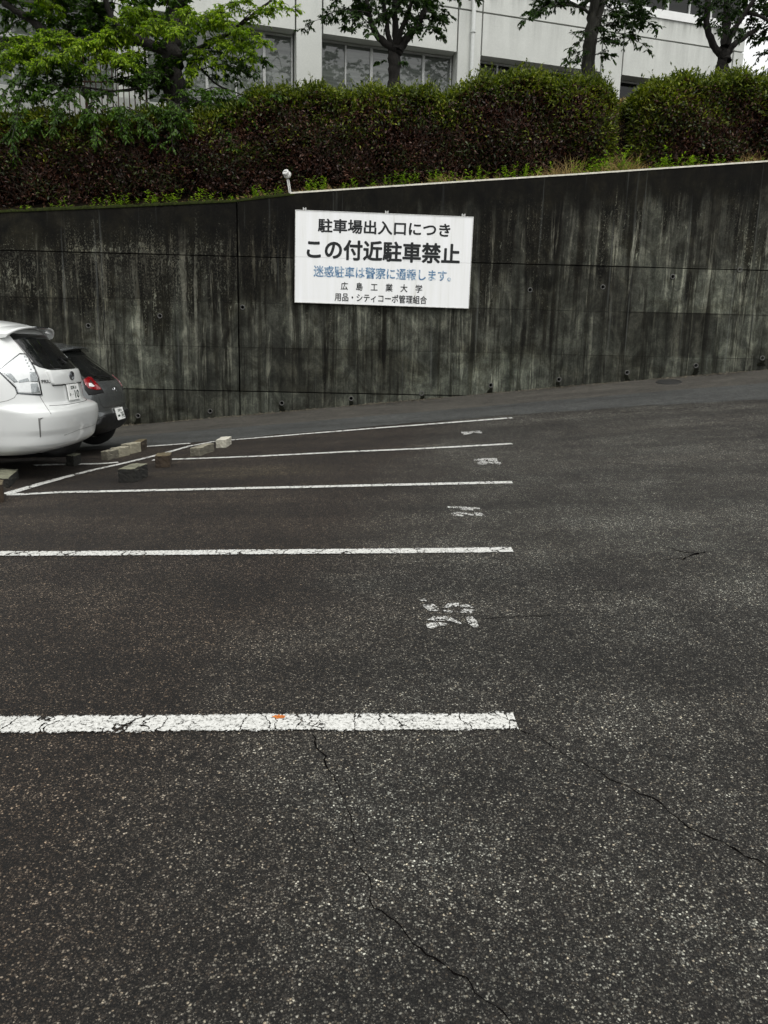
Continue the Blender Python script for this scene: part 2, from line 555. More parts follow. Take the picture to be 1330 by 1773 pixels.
def building_paint():
    k = NT('weathered_white_render')
    co = k.obj()
    z = k.sep(co).outputs[2]
    st = k.noise(k.map(co, (2.6, 2.6, 0.22)), 1.0, 6, 0.65, 0.2)
    bl = k.noise(co, 0.8, 5, 0.6)
    fine = k.noise(co, 25, 4, 0.65)
    col = k.ramp(k.mix(0.4, bl, fine), [(0.3, (0.49, 0.505, 0.475)), (0.7, (0.66, 0.675, 0.64))])
    # rain streaks under the sill and under the joint
    up = k.ramp(k.math('MULTIPLY', k.math('ADD', z, 6.5), 0.08), [(0.745, 0.0), (0.80, 0.2), (0.836, 0.35), (0.842, 0.05), (0.86, 0.3), (0.884, 0.9)])
    m = k.math('MULTIPLY', up, k.ramp(st, [(0.42, 0.0), (0.70, 1.0)]))
    col = k.mix(m, col, (0.10, 0.105, 0.09))
    k.p(Base_Color=col, Roughness=0.8)
    k.bump(fine, 0.15, 0.01)
    return k.m


M_ASPH = asphalt('parking_asphalt', (0.0110, 0.0100, 0.0091), (0.0215, 0.0202, 0.0186), (0.23, 0.226, 0.205), 158, True, 0.937)
M_ROAD = asphalt('road_asphalt', (0.050, 0.053, 0.053), (0.075, 0.079, 0.078), (0.20, 0.205, 0.20), 170, False, 0.95, 0.3)
M_SIDE = asphalt('roadside_asphalt', (0.062, 0.058, 0.051), (0.088, 0.083, 0.073), (0.2, 0.19, 0.17), 170, False, 0.95, 0.3)
M_PAINT = road_paint('worn_line_paint', 0.455)
M_PAINT2 = road_paint('worn_number_paint', 0.54)
M_WALL = wall_concrete()
M_DARKIN = plain('dark_recess', (0.008, 0.008, 0.007), 0.95, 0.1)
M_COPE = plain('lit_mortar', (0.55, 0.53, 0.45), 0.85, var=0.25, scale=12, bump=0.3)
M_PIPE = plain('weep_pipe_plastic', (0.07, 0.07, 0.065), 0.7, var=0.4, scale=30)
M_SOIL = plain('bank_soil', (0.010, 0.007, 0.004), 0.95, 0.1, var=0.6, scale=9, bump=0.8)
M_MOSS = plain('moss', (0.016, 0.021, 0.004), 0.95, 0.1, var=0.6, scale=22, bump=1.0)
k_ = NT('board_white')
_co = k_.obj()
_st = k_.noise(k_.map(_co, (9, 1, 0.5)), 1.0, 5, 0.6)
_sp = k_.noise(_co, 34, 3, 0.6)
_c = k_.ramp(_st, [(0.35, (0.86, 0.87, 0.88)), (0.62, (0.80, 0.81, 0.80)), (0.78, (0.62, 0.62, 0.58))])
_c = k_.mix(k_.ramp(_sp, [(0.72, 0.0), (0.76, 0.55)]), _c, (0.35, 0.32, 0.27))
k_.p(Base_Color=_c, Roughness=0.45)
M_BOARD = k_.m
M_FRAMEW = plain('board_edge', (0.62, 0.62, 0.60), 0.5, var=0.3, scale=40)
M_BLACK = plain('sign_black', (0.012, 0.014, 0.015), 0.6, 0.3, var=0.2)
M_BLD = building_paint()
M_BLDG = plain('joint_dark', (0.035, 0.037, 0.035), 0.9, var=0.2)
M_SILL = plain('sill_white', (0.80, 0.81, 0.80), 0.7, var=0.06, scale=6)
M_ALU = plain('window_aluminium', (0.42, 0.43, 0.42), 0.45, 0.5, var=0.12)
M_STEEL = plain('galvanised_steel', (0.6, 0.6, 0.58), 0.4, 0.5, var=0.3, scale=60)
M_RUST = plain('rusty_bar', (0.09, 0.035, 0.025), 0.8, var=0.4, scale=15)
M_PVC = plain('downpipe_paint', (0.66, 0.68, 0.66), 0.5, var=0.08)
M_BLOCK = plain('concrete_block_pale', (0.27, 0.25, 0.19), 0.95, 0.2, var=0.35, scale=45, bump=0.6)
M_BARK = bark('dark_bark', (0.008, 0.007, 0.006), (0.030, 0.026, 0.022))
M_BARKL = bark('grey_bark', (0.014, 0.014, 0.011), (0.060, 0.058, 0.046))
M_LEAF_A = foliage('lit_leaves', [(0.030, 0.055, 0.006), (0.10, 0.175, 0.008), (0.23, 0.34, 0.012), (0.40, 0.49, 0.022)], 0.45)  # left tree's upper leaves, sunlight put into the colour
M_LEAF_B = foliage('cherry_leaves', [(0.012, 0.026, 0.008), (0.024, 0.055, 0.008), (0.042, 0.090, 0.012)], 0.28, 0.45)
M_LEAF_D = foliage('shaded_leaves', [(0.012, 0.026, 0.004), (0.040, 0.092, 0.006), (0.10, 0.195, 0.012)], 0.35)  # same tree's lower and inner leaves, shade put into the colour
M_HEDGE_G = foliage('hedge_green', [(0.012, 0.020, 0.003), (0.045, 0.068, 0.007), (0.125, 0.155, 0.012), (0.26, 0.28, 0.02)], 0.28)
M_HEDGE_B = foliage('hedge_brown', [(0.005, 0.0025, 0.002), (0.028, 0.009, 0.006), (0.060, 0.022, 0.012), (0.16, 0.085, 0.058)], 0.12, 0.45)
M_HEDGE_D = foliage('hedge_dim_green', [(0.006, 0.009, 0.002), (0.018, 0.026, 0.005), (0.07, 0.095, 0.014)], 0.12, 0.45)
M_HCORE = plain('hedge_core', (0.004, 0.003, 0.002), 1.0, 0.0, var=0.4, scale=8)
M_TWIG = plain('twigs', (0.050, 0.038, 0.028), 0.9, 0.2, var=0.4, scale=10)
M_WEED = foliage('weed_leaves', [(0.06, 0.12, 0.01), (0.16, 0.26, 0.02), (0.32, 0.42, 0.03)], 0.35)
M_DRY = foliage('dry_grass', [(0.10, 0.055, 0.02), (0.30, 0.20, 0.07), (0.42, 0.36, 0.13)], 0.2)
M_GRIT = foliage('grit_mix', [(0.02, 0.016, 0.01), (0.10, 0.085, 0.06), (0.20, 0.18, 0.14)], 0.0)
M_CRACK = plain('crack_dark', (0.0035, 0.003, 0.003), 1.0, 0.0, var=0.3)
M_ALGAE = plain('algae_black', (0.006, 0.0065, 0.004), 0.95, 0.1, var=0.7, scale=40, bump=1.0)
M_IRON = plain('manhole_iron', (0.012, 0.012, 0.011), 0.7, var=0.3, scale=40)


def glass_mat(name, col, rough=0.03, spec=0.5):
    k = NT(name)
    nz = k.noise(k.map(k.obj(), (0.6, 0.6, 9)), 1.5, 3)
    d = tuple(c * 0.55 for c in col)
    k.p(Base_Color=k.ramp(nz, [(0.35, d), (0.65, col)]), Roughness=rough)
    k.b.inputs['Specular IOR Level'].default_value = spec
    return k.m


M_PANE = glass_mat('window_glass', (0.15, 0.165, 0.152), 0.02, 0.85)
M_PANED = glass_mat('dark_window_glass', (0.012, 0.013, 0.012), 0.03, 0.35)

# ------------------------------------------------------------------ ground, road, bank
xs = np.concatenate([[-400, -120, -40, -20, -14], np.arange(-11, 14.01, 0.2), [16, 20, 40, 120, 400]])
ys = np.concatenate([[-400, -120, -40, -15, -6], np.arange(-3, 15.21, 0.2)])
XX, YY = np.meshgrid(xs, ys, indexing='ij')
mb = MB()
mb.grid(np.stack([XX, YY, gz(XX, YY)], -1))
lot = mb.build('parking_lot', M_ASPH, smooth=True)
tag(lot, 'dark speckled asphalt of the sloping parking lot', kind='structure', cat='parking lot')

b1 = [at(*p) for p in [(150, 781), (256, 772), (405, 757), (525, 748), (650, 738), (770, 729), (887, 719), (1000, 714), (1129, 704), (1306, 692), (1330, 690)]]
b2 = [at(*p) for p in [(205, 757), (330, 746), (440, 737), (550, 728), (661, 719.5), (800, 708), (930, 697), (1040, 687), (1143, 677), (1330, 663)]]


def yline(pts, X):
    px = np.array([p[0] for p in pts])
    py = np.array([p[1] for p in pts])
    c = np.polyfit(px, py, 2)
    q = np.clip(X, px.min() - 1.5, px.max() + 1.5)
    return np.polyval(c, q)


rx = np.concatenate([[-60, -30, -16], np.arange(-10, 14.01, 0.1), [18, 30, 60]])


def sheet(name, lo, hi, dz, mat, n=14):
    m = MB()
    P = np.zeros((len(rx), n, 3))
    for j in range(n):
        t = j / (n - 1)
        Y = lo * (1 - t) + hi * t
        P[:, j, 0] = rx
        P[:, j, 1] = Y
        P[:, j, 2] = gz(rx, Y) + dz
    m.grid(P)
    return m.build(name, mat, smooth=True)


Y1 = yline(b1, rx) + 0.03 * np.sin(rx * 3.1) + 0.02 * np.sin(rx * 8.3) + RNG.normal(0, 0.018, len(rx))
Y2 = yline(b2, rx) + 0.015 * np.sin(rx * 2.3 + 1)
Y1 = np.minimum(Y1, Y2 - 0.1)
Y2 = np.minimum(Y2, 15.0)
tag(sheet('road', Y1, Y2, 0.004, M_ROAD), 'smooth grey asphalt road running up along the wall', kind='structure', cat='road')
tag(sheet('roadside', Y2 + 0.004, np.full(len(rx), 15.19), 0.005, M_SIDE), 'paler asphalt strip at the foot of the wall', kind='structure', cat='roadside')

bx = np.concatenate([[-300, -100, -40, -20, -14], np.arange(-12, 14.01, 0.3), [18, 30, 100, 300]])
by = np.concatenate([np.arange(15.5, 19.01, 0.15), [20, 22, 26, 35, 80, 300]])
XX, YY = np.meshgrid(bx, by, indexing='ij')
mb = MB()
Z = bank(XX, YY) + RNG.normal(0, 0.015, XX.shape)
mb.grid(np.stack([XX, YY, Z], -1))
tag(mb.build('embankment', M_SOIL, smooth=True), 'dark soil bank above the wall', kind='structure', cat='bank')

# cracks in the asphalt, dark strips laid just above it
mb = MB()


def crack(pts, w=0.004, jit=0.012):
    W = [at(*p) for p in pts]
    d = []
    for a, b in zip(W[:-1], W[1:]):
        n = max(2, int(np.linalg.norm(b - a) / 0.025))
        for i in range(n):
            d.append(a + (b - a) * i / n)
    d.append(W[-1])
    d = np.array(d)
    off = np.cumsum(RNG.normal(0, jit * 0.55, (len(d), 2)), 0)
    off -= np.linspace(0, 1, len(d))[:, None] * off[-1]
    off = np.clip(off, -0.05, 0.05) + RNG.normal(0, jit * 0.25, (len(d), 2))
    d[:, :2] += off
    ww = w * np.clip(RNG.normal(1, 0.45, len(d)), 0.3, 2.2)
    ww *= 0.5 * np.clip(0.95 + np.interp(np.arange(len(d)), np.arange(0, len(d) + 8, 8), RNG.normal(0, 0.6, len(np.arange(0, len(d) + 8, 8)))), 0.72, 1.5)
    ww[0] = ww[-1] = 0.0003
    t = np.gradient(d[:, :2], axis=0)
    t /= np.linalg.norm(t, axis=1)[:, None] + 1e-9
    nrm = np.stack([-t[:, 1], t[:, 0]], 1)
    A = d.copy()
    B = d.copy()
    A[:, :2] += nrm * ww[:, None]
    B[:, :2] -= nrm * ww[:, None]
    A[:, 2] = gz(A[:, 0], A[:, 1]) + 0.002
    B[:, 2] = gz(B[:, 0], B[:, 1]) + 0.002
    mb.grid(np.stack([B, A], 0))


crack([(535, 1272), (545, 1330), (570, 1390), (595, 1450), (612, 1495), (640, 1550), (690, 1612), (760, 1665), (815, 1715), (855, 1745), (890, 1775)], 0.0032)
crack([(893, 1262), (940, 1290), (1000, 1320), (1060, 1350), (1120, 1380), (1190, 1425), (1260, 1470), (1335, 1505)], 0.0038)
crack([(830, 1072), (880, 1069), (930, 1070), (960, 1066)], 0.004)
crack([(1145, 945), (1180, 955), (1212, 958), (1225, 955)], 0.006)
crack([(1180, 970), (1195, 962), (1212, 958)], 0.010)
crack([(1100, 972), (1150, 970), (1195, 966)], 0.004)
crack([(940, 800), (1040, 802), (1130, 806), (1220, 812)], 0.006)
crack([(985, 1022), (1030, 1024), (1085, 1020)], 0.003)
crack([(1060, 715), (1150, 709), (1260, 702)], 0.010)
ck = mb.build('crack', M_CRACK, lot)

# ------------------------------------------------------------------ painted lines and numbers


def strip_obj(name, W, half, mat, z=0.008, step=0.06):
    W = [np.array(p) for p in W]
    d = []
    for a, b in zip(W[:-1], W[1:]):
        n = max(1, int(np.linalg.norm(b - a) / step))
        for i in range(n):
            d.append(a + (b - a) * i / n)
    d.append(W[-1])
    d = np.array(d)
    t = np.gradient(d[:, :2], axis=0)
    t /= np.linalg.norm(t, axis=1)[:, None]
    nrm = np.stack([-t[:, 1], t[:, 0]], 1)
    cols = np.linspace(-1, 1, 7)
    P = np.zeros((len(d), 7, 3))
    for j, c in enumerate(cols):
        h = half * c * (1 + (RNG.normal(0, 0.05, len(d)) + 0.04 * np.sin(np.arange(len(d)) * 0.9 + c * 5 + len(d))) * (abs(c) > 0.9))
        P[:, j, :2] = d[:, :2] + nrm * h[:, None]
        P[:, j, 2] = gz(P[:, j, 0], P[:, j, 1]) + z
    m = MB()
    m.grid(P)
    ob = m.build(name, mat)
    uv = ob.data.uv_layers.new(name='strip')
    al = np.arange(len(d)) * step
    for poly in ob.data.polygons:
        for li in poly.loop_indices:
            vi = ob.data.loops[li].vertex_index
            uv.data[li].uv = (al[vi // 7], cols[vi % 7])
    return ob


LINES = [
    ([(-800, 1263), (-260, 1259), (0, 1256.5), (450, 1253), (893, 1251)], 0.078, 'nearest white bay line, wide and cracked, with an orange rust spot'),
    ([(-560, 966), (-160, 962), (0, 960), (443, 957), (887, 953)], 0.075, 'second white bay line from the camera, between two dark brown bays'),
    ([(12, 857), (100, 853.5), (260, 850), (440, 846), (660, 841), (887, 836)], 0.075, 'white bay line meeting the back line beside the white car'),
    ([(264, 797.5), (300, 796), (440, 791), (600, 783), (740, 777), (887, 769)], 0.072, 'white bay line starting at the small brown block and bordering the paler worn bay'),
    ([(395, 762.5), (405, 762), (525, 752), (650, 742), (770, 733), (887, 724)], 0.072, 'farthest white bay line, thin, along the edge of the grey road'),
    ([(10, 857), (60, 842), (110, 828), (160, 815), (210, 804), (268, 790), (329, 773), (372, 765)], 0.085, 'slanting white back line running between the two rows of bays'),
    ([(60, 806.5), (141, 804), (205, 801)], 0.07, 'short white line running in under the white car'),
    ([(190, 778), (256, 773.5), (330, 768)], 0.07, 'faint white line beside the pale row of blocks'),
]
for i, (pp, hw, lab) in enumerate(LINES):
    ob = strip_obj('bay_line', [at(*p) for p in pp], hw if i != 5 else 0.058, M_PAINT, 0.008 if i < 5 else 0.0095 if i == 5 else 0.0072)
    tag(ob, lab, 'painted line', 'white lines of the parking bays')
    if i == 0:
        k = NT('rust_spot')
        nz = k.noise(k.obj(), 60, 4, 0.7)
        k.p(Base_Color=k.ramp(nz, [(0.3, (0.25, 0.05, 0.008)), (0.7, (0.62, 0.20, 0.02))]), Roughness=0.9)
        m = MB()
        c = at(484, 1245)
        ring = [(c[0] + 0.024 * (1 + 0.35 * random.uniform(-1, 1)) * math.cos(a), c[1] + 0.016 * (1 + 0.4 * random.uniform(-1, 1)) * math.sin(a)) for a in np.linspace(0, 2 * math.pi, 22)[:-1]]
        m.add([(x, y, float(gz(x, y)) + 0.0105) for x, y in ring], [tuple(range(21))])
        m.build('rust_spot', k.m, ob)


def px_poly(m, poly, z=0.0065):
    vs = []
    for p in poly:
        w = at(*p)
        vs.append((w[0], w[1], float(gz(w[0], w[1])) + z))
    m.add(vs, [tuple(range(len(vs)))])


def stroke(m, pts, hw=1.7):
    """painted stroke of nearly constant width seen on the ground"""
    for (a, b) in zip(pts[:-1], pts[1:]):
        n = 4
        for i in range(n):
            x0, y0 = a[0] + (b[0] - a[0]) * i / n, a[1] + (b[1] - a[1]) * i / n
            x1, y1 = a[0] + (b[0] - a[0]) * (i + 1) / n, a[1] + (b[1] - a[1]) * (i + 1) / n
            px_poly(m, [(x0, y0 + hw), (x1 + 0.3, y1 + hw), (x1 + 0.3, y1 - hw), (x0, y0 - hw)])


def s1(p, o=(680, 1000)): return (o[0] + p[0] * 0.1654, o[1] + p[1] * 0.1654)


NUMS = [
    ('white number of two worn digits in the nearest complete bay, most of its paint gone', [[(275, 240), (340, 230), (357, 245), (350, 262), (300, 258)], [(310, 302), (350, 280), (430, 288), (482, 330), (475, 362), (380, 360), (340, 332)], [(530, 325), (580, 280), (692, 276), (692, 312), (600, 322), (555, 332)], [(530, 350), (630, 358), (620, 376), (540, 372)], [(702, 303), (780, 288), (852, 325), (800, 330), (712, 320)], [(670, 362), (750, 338), (860, 350), (820, 386), (690, 376)], [(355, 455), (430, 418), (560, 415), (645, 437), (722, 492), (700, 500), (610, 466), (480, 462)], [(352, 495), (440, 475), (578, 488), (560, 512), (470, 520), (420, 548), (358, 532)], [(762, 425), (832, 418), (885, 470), (902, 532), (850, 534), (790, 492)]], []),
    ('white number worn to two thin strokes in the third bay from the camera', [], [[(455, 1082), (620, 1088), (790, 1097)], [(590, 1104), (720, 1110)], [(495, 1152), (560, 1142), (640, 1150), (725, 1167)], [(515, 1165), (620, 1172)], [(735, 1147), (800, 1152), (850, 1180)], [(750, 1162), (820, 1172)]]),
    ('white number with rounded strokes in the pale worn bay', [], [[(728, 588), (850, 577), (970, 577)], [(790, 598), (850, 596)], [(880, 594), (975, 592)], [(762, 618), (850, 611), (935, 622)], [(772, 628), (862, 628)], [(942, 607), (1012, 622)], [(950, 618), (1000, 628)]]),
    ('smallest white number, in the farthest bay by the road', [], [[(598, 299), (680, 299), (790, 286)], [(622, 316), (680, 308), (710, 300)], [(715, 292), (770, 296), (812, 300)]]),
]
for lab, polys, strokes in NUMS:
    m = MB()
    for p in polys:
        px_poly(m, [s1(q) for q in p])
    for st in strokes:
        stroke(m, [s1(q, (700, 700)) for q in st], 1.35)
    ob = m.build('bay_number', M_PAINT2)
    ob.data.uv_layers.new(name='strip')
    for d_ in ob.data.uv_layers['strip'].data:
        d_.uv = (0, 0)
    tag(ob, lab, 'painted number', 'worn numbers of the parking bays')

# manhole cover near the wall
c = at(1158, 662)
m = MB()
gx = lambda x, y: float(gz(x, y))
sl = np.array([(gx(c[0] + .1, c[1]) - gx(c[0] - .1, c[1])) / .2, (gx(c[0], c[1] + .1) - gx(c[0], c[1] - .1)) / .2])
nn = np.array([-sl[0], -sl[1], 1.0]); nn /= np.linalg.norm(nn)
rr = np.array([1, 0, sl[0]]); rr /= np.linalg.norm(rr)
cz = np.array([c[0], c[1], gx(c[0], c[1])])
mh = empty('manhole_cover', cz)
m.lathe([(0.0, 0.016), (0.19, 0.016), (0.195, 0.012), (0.195, 0.006)], cz, nn, rr, 32)
m.build('lid', M_IRON, mh)
m = MB()
m.lathe([(0.2, 0.006), (0.2, 0.017), (0.235, 0.017), (0.24, 0.004)], cz, nn, rr, 32)
m.build('rim', M_IRON, mh)
tag(mh, 'round dark iron manhole cover in the pale strip by the wall', 'manhole cover')

# ------------------------------------------------------------------ retaining wall
WX0, WX1 = -12.0, 14.0
holes = []
for p in [(364, 712), (488, 698), (608, 690), (730, 681), (850, 667), (968, 657), (1086, 645), (1205, 633), (1320, 620), (153, 564), (277, 547), (420, 532), (918, 502), (1044, 497), (1165, 479), (1281, 467), (239, 720)]:
    w = atY(p[0], p[1], 15.2)
    holes.append((w[0], w[2]))
rows = [(-1.2, 0.765, 0.010), (0.765, 1.60, 0.003), (1.60, 2.43, 0.003), (2.43, 3.27, 0.009), (3.27, None, 0)]
colsx = [(WX0, -2.345), (-2.315, 4.9), (4.903, WX1)]
wallE = empty('retaining_wall', (0, 15.2, 0.5))
tag(wallE, 'long dark stained concrete retaining wall with weep holes behind the parking lot', 'retaining wall')


def panel_mesh(poly, hl, depth):
    cu = bpy.data.curves.new('p', 'CURVE')
    cu.dimensions = '2D'
    cu.fill_mode = 'BOTH'
    cu.extrude = depth / 2
    for pts in [poly] + [[(x + 0.048 * math.cos(a), z + 0.048 * math.sin(a)) for a in np.linspace(0, 2 * math.pi, 17)[:-1]] for x, z in hl]:
        s = cu.splines.new('POLY')
        s.points.add(len(pts) - 1)
        for q, (x, z) in zip(s.points, pts):
            q.co = (x, z, 0, 1)
        s.use_cyclic_u = True
    o = bpy.data.objects.new('p', cu)
    C.objects.link(o)
    bpy.context.view_layer.update()
    me = bpy.data.meshes.new_from_object(o.evaluated_get(bpy.context.evaluated_depsgraph_get()))
    bpy.data.objects.remove(o)
    return me


bm = bmesh.new()
prev_gap = 0
for ri, (z0, z1, g) in enumerate(rows):
    glo = rows[ri - 1][2] if ri else 0
    for x0, x1 in colsx:
        if z1 is None:
            tx = [x for x in _wtx if x0 < x < x1]
            top = [(x1, float(walltop(x1)))] + [(x, float(walltop(x))) for x in tx[::-1]] + [(x0, float(walltop(x0)))]
            poly = [(x0, z0 + glo), (x1, z0 + glo)] + top
        else:
            poly = [(x0, z0 + glo), (x1, z0 + glo), (x1, z1 - g), (x0, z1 - g)]
        hl = [(x, z) for x, z in holes if x0 + 0.06 < x < x1 - 0.06 and z0 + 0.07 < z and (z1 is None or z < z1 - 0.07)]
        me = panel_mesh(poly, hl, 0.14)
        b2_ = bmesh.new()
        b2_.from_mesh(me)
        # each pour sits a few mm in or out
        off = 0.07 + RNG.uniform(-0.003, 0.003)
        for v in b2_.verts:
            x, z, y = v.co
            v.co = (x, y + off, z - 0.5)
        bmesh.ops.recalc_face_normals(b2_, faces=b2_.faces)
        tmp = bpy.data.meshes.new('t')
        b2_.to_mesh(tmp)
        bm.from_mesh(tmp)
        b2_.free()
me = bpy.data.meshes.new('wall')
bm.to_mesh(me)
bm.free()
wbody = link('concrete_face', me, M_WALL, wallE)
wbody['label'] = 'grey concrete streaked with black algae'
m = MB()
for xa, xb in zip(np.arange(WX0, WX1, 0.5)[:-1], np.arange(WX0, WX1, 0.5)[1:]):
    za, zb = float(walltop(xa)) - 0.03, float(walltop(xb)) - 0.03
    m.add([(xa, 15.33, -1.2), (xb, 15.33, -1.2), (xb, 15.33, zb), (xa, 15.33, za), (xa, 15.56, -1.2), (xb, 15.56, -1.2), (xb, 15.56, zb), (xa, 15.56, za)],
          [(0, 1, 2, 3), (5, 4, 7, 6), (3, 2, 6, 7)])
m.build('wall_core', M_DARKIN, wallE)
for x, z in holes:
    m = MB()
    m.lathe([(0.030, 0.0), (0.030, 0.105), (0.034, 0.112), (0.0475, 0.112), (0.0475, 0.0)], (x, 15.30, z), (0, -1, 0), (1, 0, 0), 20)
    m.build('weep_pipe', M_PIPE, wallE, smooth=True)
# black algae runs below the lower pipes
for x, z in holes:
    if z > 1.7 or RNG.uniform() < 0.25:
        continue
    hh = RNG.uniform(0.10, 0.26)
    m = MB()
    nn_ = 12
    P = np.zeros((nn_, 5, 3))
    for i in range(nn_):
        q_ = i / (nn_ - 1)
        w_ = 0.035 + 0.045 * q_ * RNG.uniform(0.3, 1.5)
        c_ = x + 0.02 * math.sin(q_ * 5 + x)
        for j in range(5):
            P[i, j] = (c_ + w_ * (j - 2) / 2 * (1 + RNG.normal(0, 0.2)), 15.1925 - 0.003 * (j in (1, 2, 3)), z - 0.045 - hh * q_ + RNG.normal(0, 0.008))
    m.grid(P)
    m.build('algae_run', M_ALGAE, wallE)
# mortar edge on the right, coloured pale for its lit top edge; moss on the left
m = MB()
ex = np.concatenate([[-1.34], np.arange(-1.2, WX1 + 0.01, 0.1)])
for a, b in zip(ex[:-1], ex[1:]):
    za, zb = float(walltop(a)), float(walltop(b))
    j = RNG.uniform(-0.003, 0.003)
    m.add([(a, 15.190 + j, za + .002), (b, 15.190 + j, zb + .002), (b, 15.194 + j, zb + 0.03), (a, 15.194 + j, za + 0.03), (b, 15.40, zb + 0.036), (a, 15.40, za + 0.036), (a, 15.40, za - .01), (b, 15.40, zb - .01)],
          [(0, 1, 2, 3), (3, 2, 4, 5), (0, 6, 7, 1)])
m.build('coping', M_COPE, wallE)
m = MB()
ex = np.arange(WX0, -1.25, 0.06)
P = np.zeros((len(ex), 7, 3))
for j, (y, h) in enumerate([(15.194, -0.03), (15.188, -0.01), (15.197, 0.012), (15.28, 0.03), (15.38, 0.035), (15.48, 0.035), (15.6, 0.02)]):
    P[:, j, 0] = ex
    P[:, j, 1] = y - 0.006 * (j == 0)
    P[:, j, 2] = walltop(ex) + h + RNG.normal(0, 0.012, len(ex)) * (j > 0)
m.grid(P)
m.build('moss', M_MOSS, wallE, smooth=True)

# ------------------------------------------------------------------ notice board
SGX, SGZ, SGW, SGH, SGR = 0.412, 3.268, 3.32, 1.66, -0.0105
sgE = empty('notice_board', (SGX, 15.12, SGZ))
tag(sgE, 'large white notice board with black and blue Japanese lettering on the wall', 'sign')
cr, sr = math.cos(SGR), math.sin(SGR)


def sp(u, d, v):
    """board coordinates: u right, v up from the middle, d out of the board"""
    return (SGX + u * cr - v * sr, 15.12 - d, SGZ + u * sr + v * cr)


for v0, v1 in ((0.0015, SGH / 2 - 0.012), (-SGH / 2 + 0.012, -0.0015)):
    m = MB()
    m.box((-SGW / 2 + 0.012, -0.02, v0), (SGW / 2 - 0.012, 0.0, v1), lambda p: sp(p[0], p[1], p[2]))
    fixn(m.build('panel', M_BOARD, sgE))
for lo, hi in (((-SGW / 2, -0.03, SGH / 2 - 0.011), (SGW / 2, 0.006, SGH / 2)), ((-SGW / 2, -0.03, -SGH / 2), (SGW / 2, 0.006, -SGH / 2 + 0.011)), ((-SGW / 2, -0.03, -SGH / 2 + 0.0112), (-SGW / 2 + 0.011, 0.006, SGH / 2 - 0.0112)), ((SGW / 2 - 0.011, -0.03, -SGH / 2 + 0.0112), (SGW / 2, 0.006, SGH / 2 - 0.0112))):
    m = MB()
    m.box(lo, hi, lambda p: sp(*p))
    fixn(m.build('frame', M_FRAMEW, sgE))
for u in (-1.49, 0.035, 1.47):
    m = MB()
    for du in (-0.022, 0.022):
        m.box((u + du - 0.008, -0.072, SGH / 2 + 0.001), (u + du + 0.008, 0.008, SGH / 2 + 0.045), lambda p: sp(*p))
    m.box((u - 0.0135, -0.072, SGH / 2 + 0.02), (u + 0.0135, -0.03, SGH / 2 + 0.035), lambda p: sp(*p))
    fixn(m.build('bracket', M_STEEL, sgE))
for u in (-1.4, 1.4):
    m = MB()
    m.box((u - 0.03, -0.078, -0.7), (u + 0.03, -0.0305, 0.7), lambda p: sp(*p))
    fixn(m.build('bracket', M_STEEL, sgE))


def text_mesh(body, size, weight=0.0, spacing=1.0, extrude=0.0):
    cu = bpy.data.curves.new('t', 'FONT')
    cu.body = body
    cu.size = size
    cu.offset = weight
    cu.space_character = spacing
    cu.align_x = 'CENTER'
    cu.align_y = 'CENTER'
    cu.extrude = extrude
    cu.resolution_u = 4
    o = bpy.data.objects.new('t', cu)
    C.objects.link(o)
    bpy.context.view_layer.update()
    me = bpy.data.meshes.new_from_object(o.evaluated_get(bpy.context.evaluated_depsgraph_get()))
    bpy.data.objects.remove(o)
    return me


def board_text(name, body, u, v, w, h, weight, mat, lab):
    """one line of lettering fitted to a width and height on the board"""
    me0 = text_mesh(body, 0.3, 0.0)
    co0 = np.array([p.co for p in me0.vertices])
    pl0 = [tuple(f.vertices) for f in me0.polygons]
    # brush-thick rounded strokes: the glyphs laid over one another in a small ring
    cs, pls = [], []
    for q_ in range(11):
        an_ = 2 * math.pi * q_ / 10
        sh_ = np.array([0, 0, 0.0]) if q_ == 10 else np.array([math.cos(an_) * weight, math.sin(an_) * weight, 0])
        cs.append(co0 + sh_ + [0, 0, 0.00025 * q_])
        pls += [tuple(i_ + len(co0) * q_ for i_ in f) for f in pl0]
    co = np.concatenate(cs)
    me = bpy.data.meshes.new(name)
    me.from_pydata([tuple(c_) for c_ in co], [], pls)
    lo, hi = co.min(0), co.max(0)
    sx, sy = w / (hi[0] - lo[0]), h / (hi[1] - lo[1])
    for p, c_ in zip(me.vertices, co):
        a = (c_[0] - (lo[0] + hi[0]) / 2) * sx + u
        b = (c_[1] - (lo[1] + hi[1]) / 2) * sy + v
        q = sp(a, 0.002 + c_[2], b)
        p.co = (q[0] - SGX, q[1] - 15.12, q[2] - SGZ)
    me.update()
    o = link(name, me, mat, sgE)
    o['label'] = lab
    return o


k = NT('faded_blue')
nz = k.noise(k.obj(), 14, 5, 0.7)
k.p(Base_Color=k.ramp(nz, [(0.36, (0.05, 0.13, 0.26)), (0.5, (0.11, 0.23, 0.38)), (0.60, (0.6, 0.68, 0.74))]), Roughness=0.6)
M_BLUE = k.m
TX = [('駐車場出入口につき', 0.127, 0.872, 0.155, 0.150, 0.0078, M_BLACK, 'first line of black lettering'),
      ('この付近駐車禁止', 0.066, 0.934, 0.408, 0.222, 0.0095, M_BLACK, 'second and largest line of black lettering'),
      ('迷惑駐車は警察に通報します。', 0.106, 0.888, 0.648, 0.125, 0.006, M_BLUE, 'faded blue line of lettering'),
      ('広　島　工　業　大　学', 0.262, 0.727, 0.80, 0.088, 0.0045, M_BLACK, 'widely spaced small line of black lettering'),
      ('用品・シティコーポ管理組合', 0.228, 0.756, 0.922, 0.092, 0.0045, M_BLACK, 'lowest small line of black lettering')]
for body, u0, u1, v, h, wt, mt, lab in TX:
    board_text('lettering', body, ((u0 + u1) / 2 - 0.5) * SGW, (0.5 - v) * SGH, (u1 - u0) * SGW, h * SGH, wt, mt, lab)

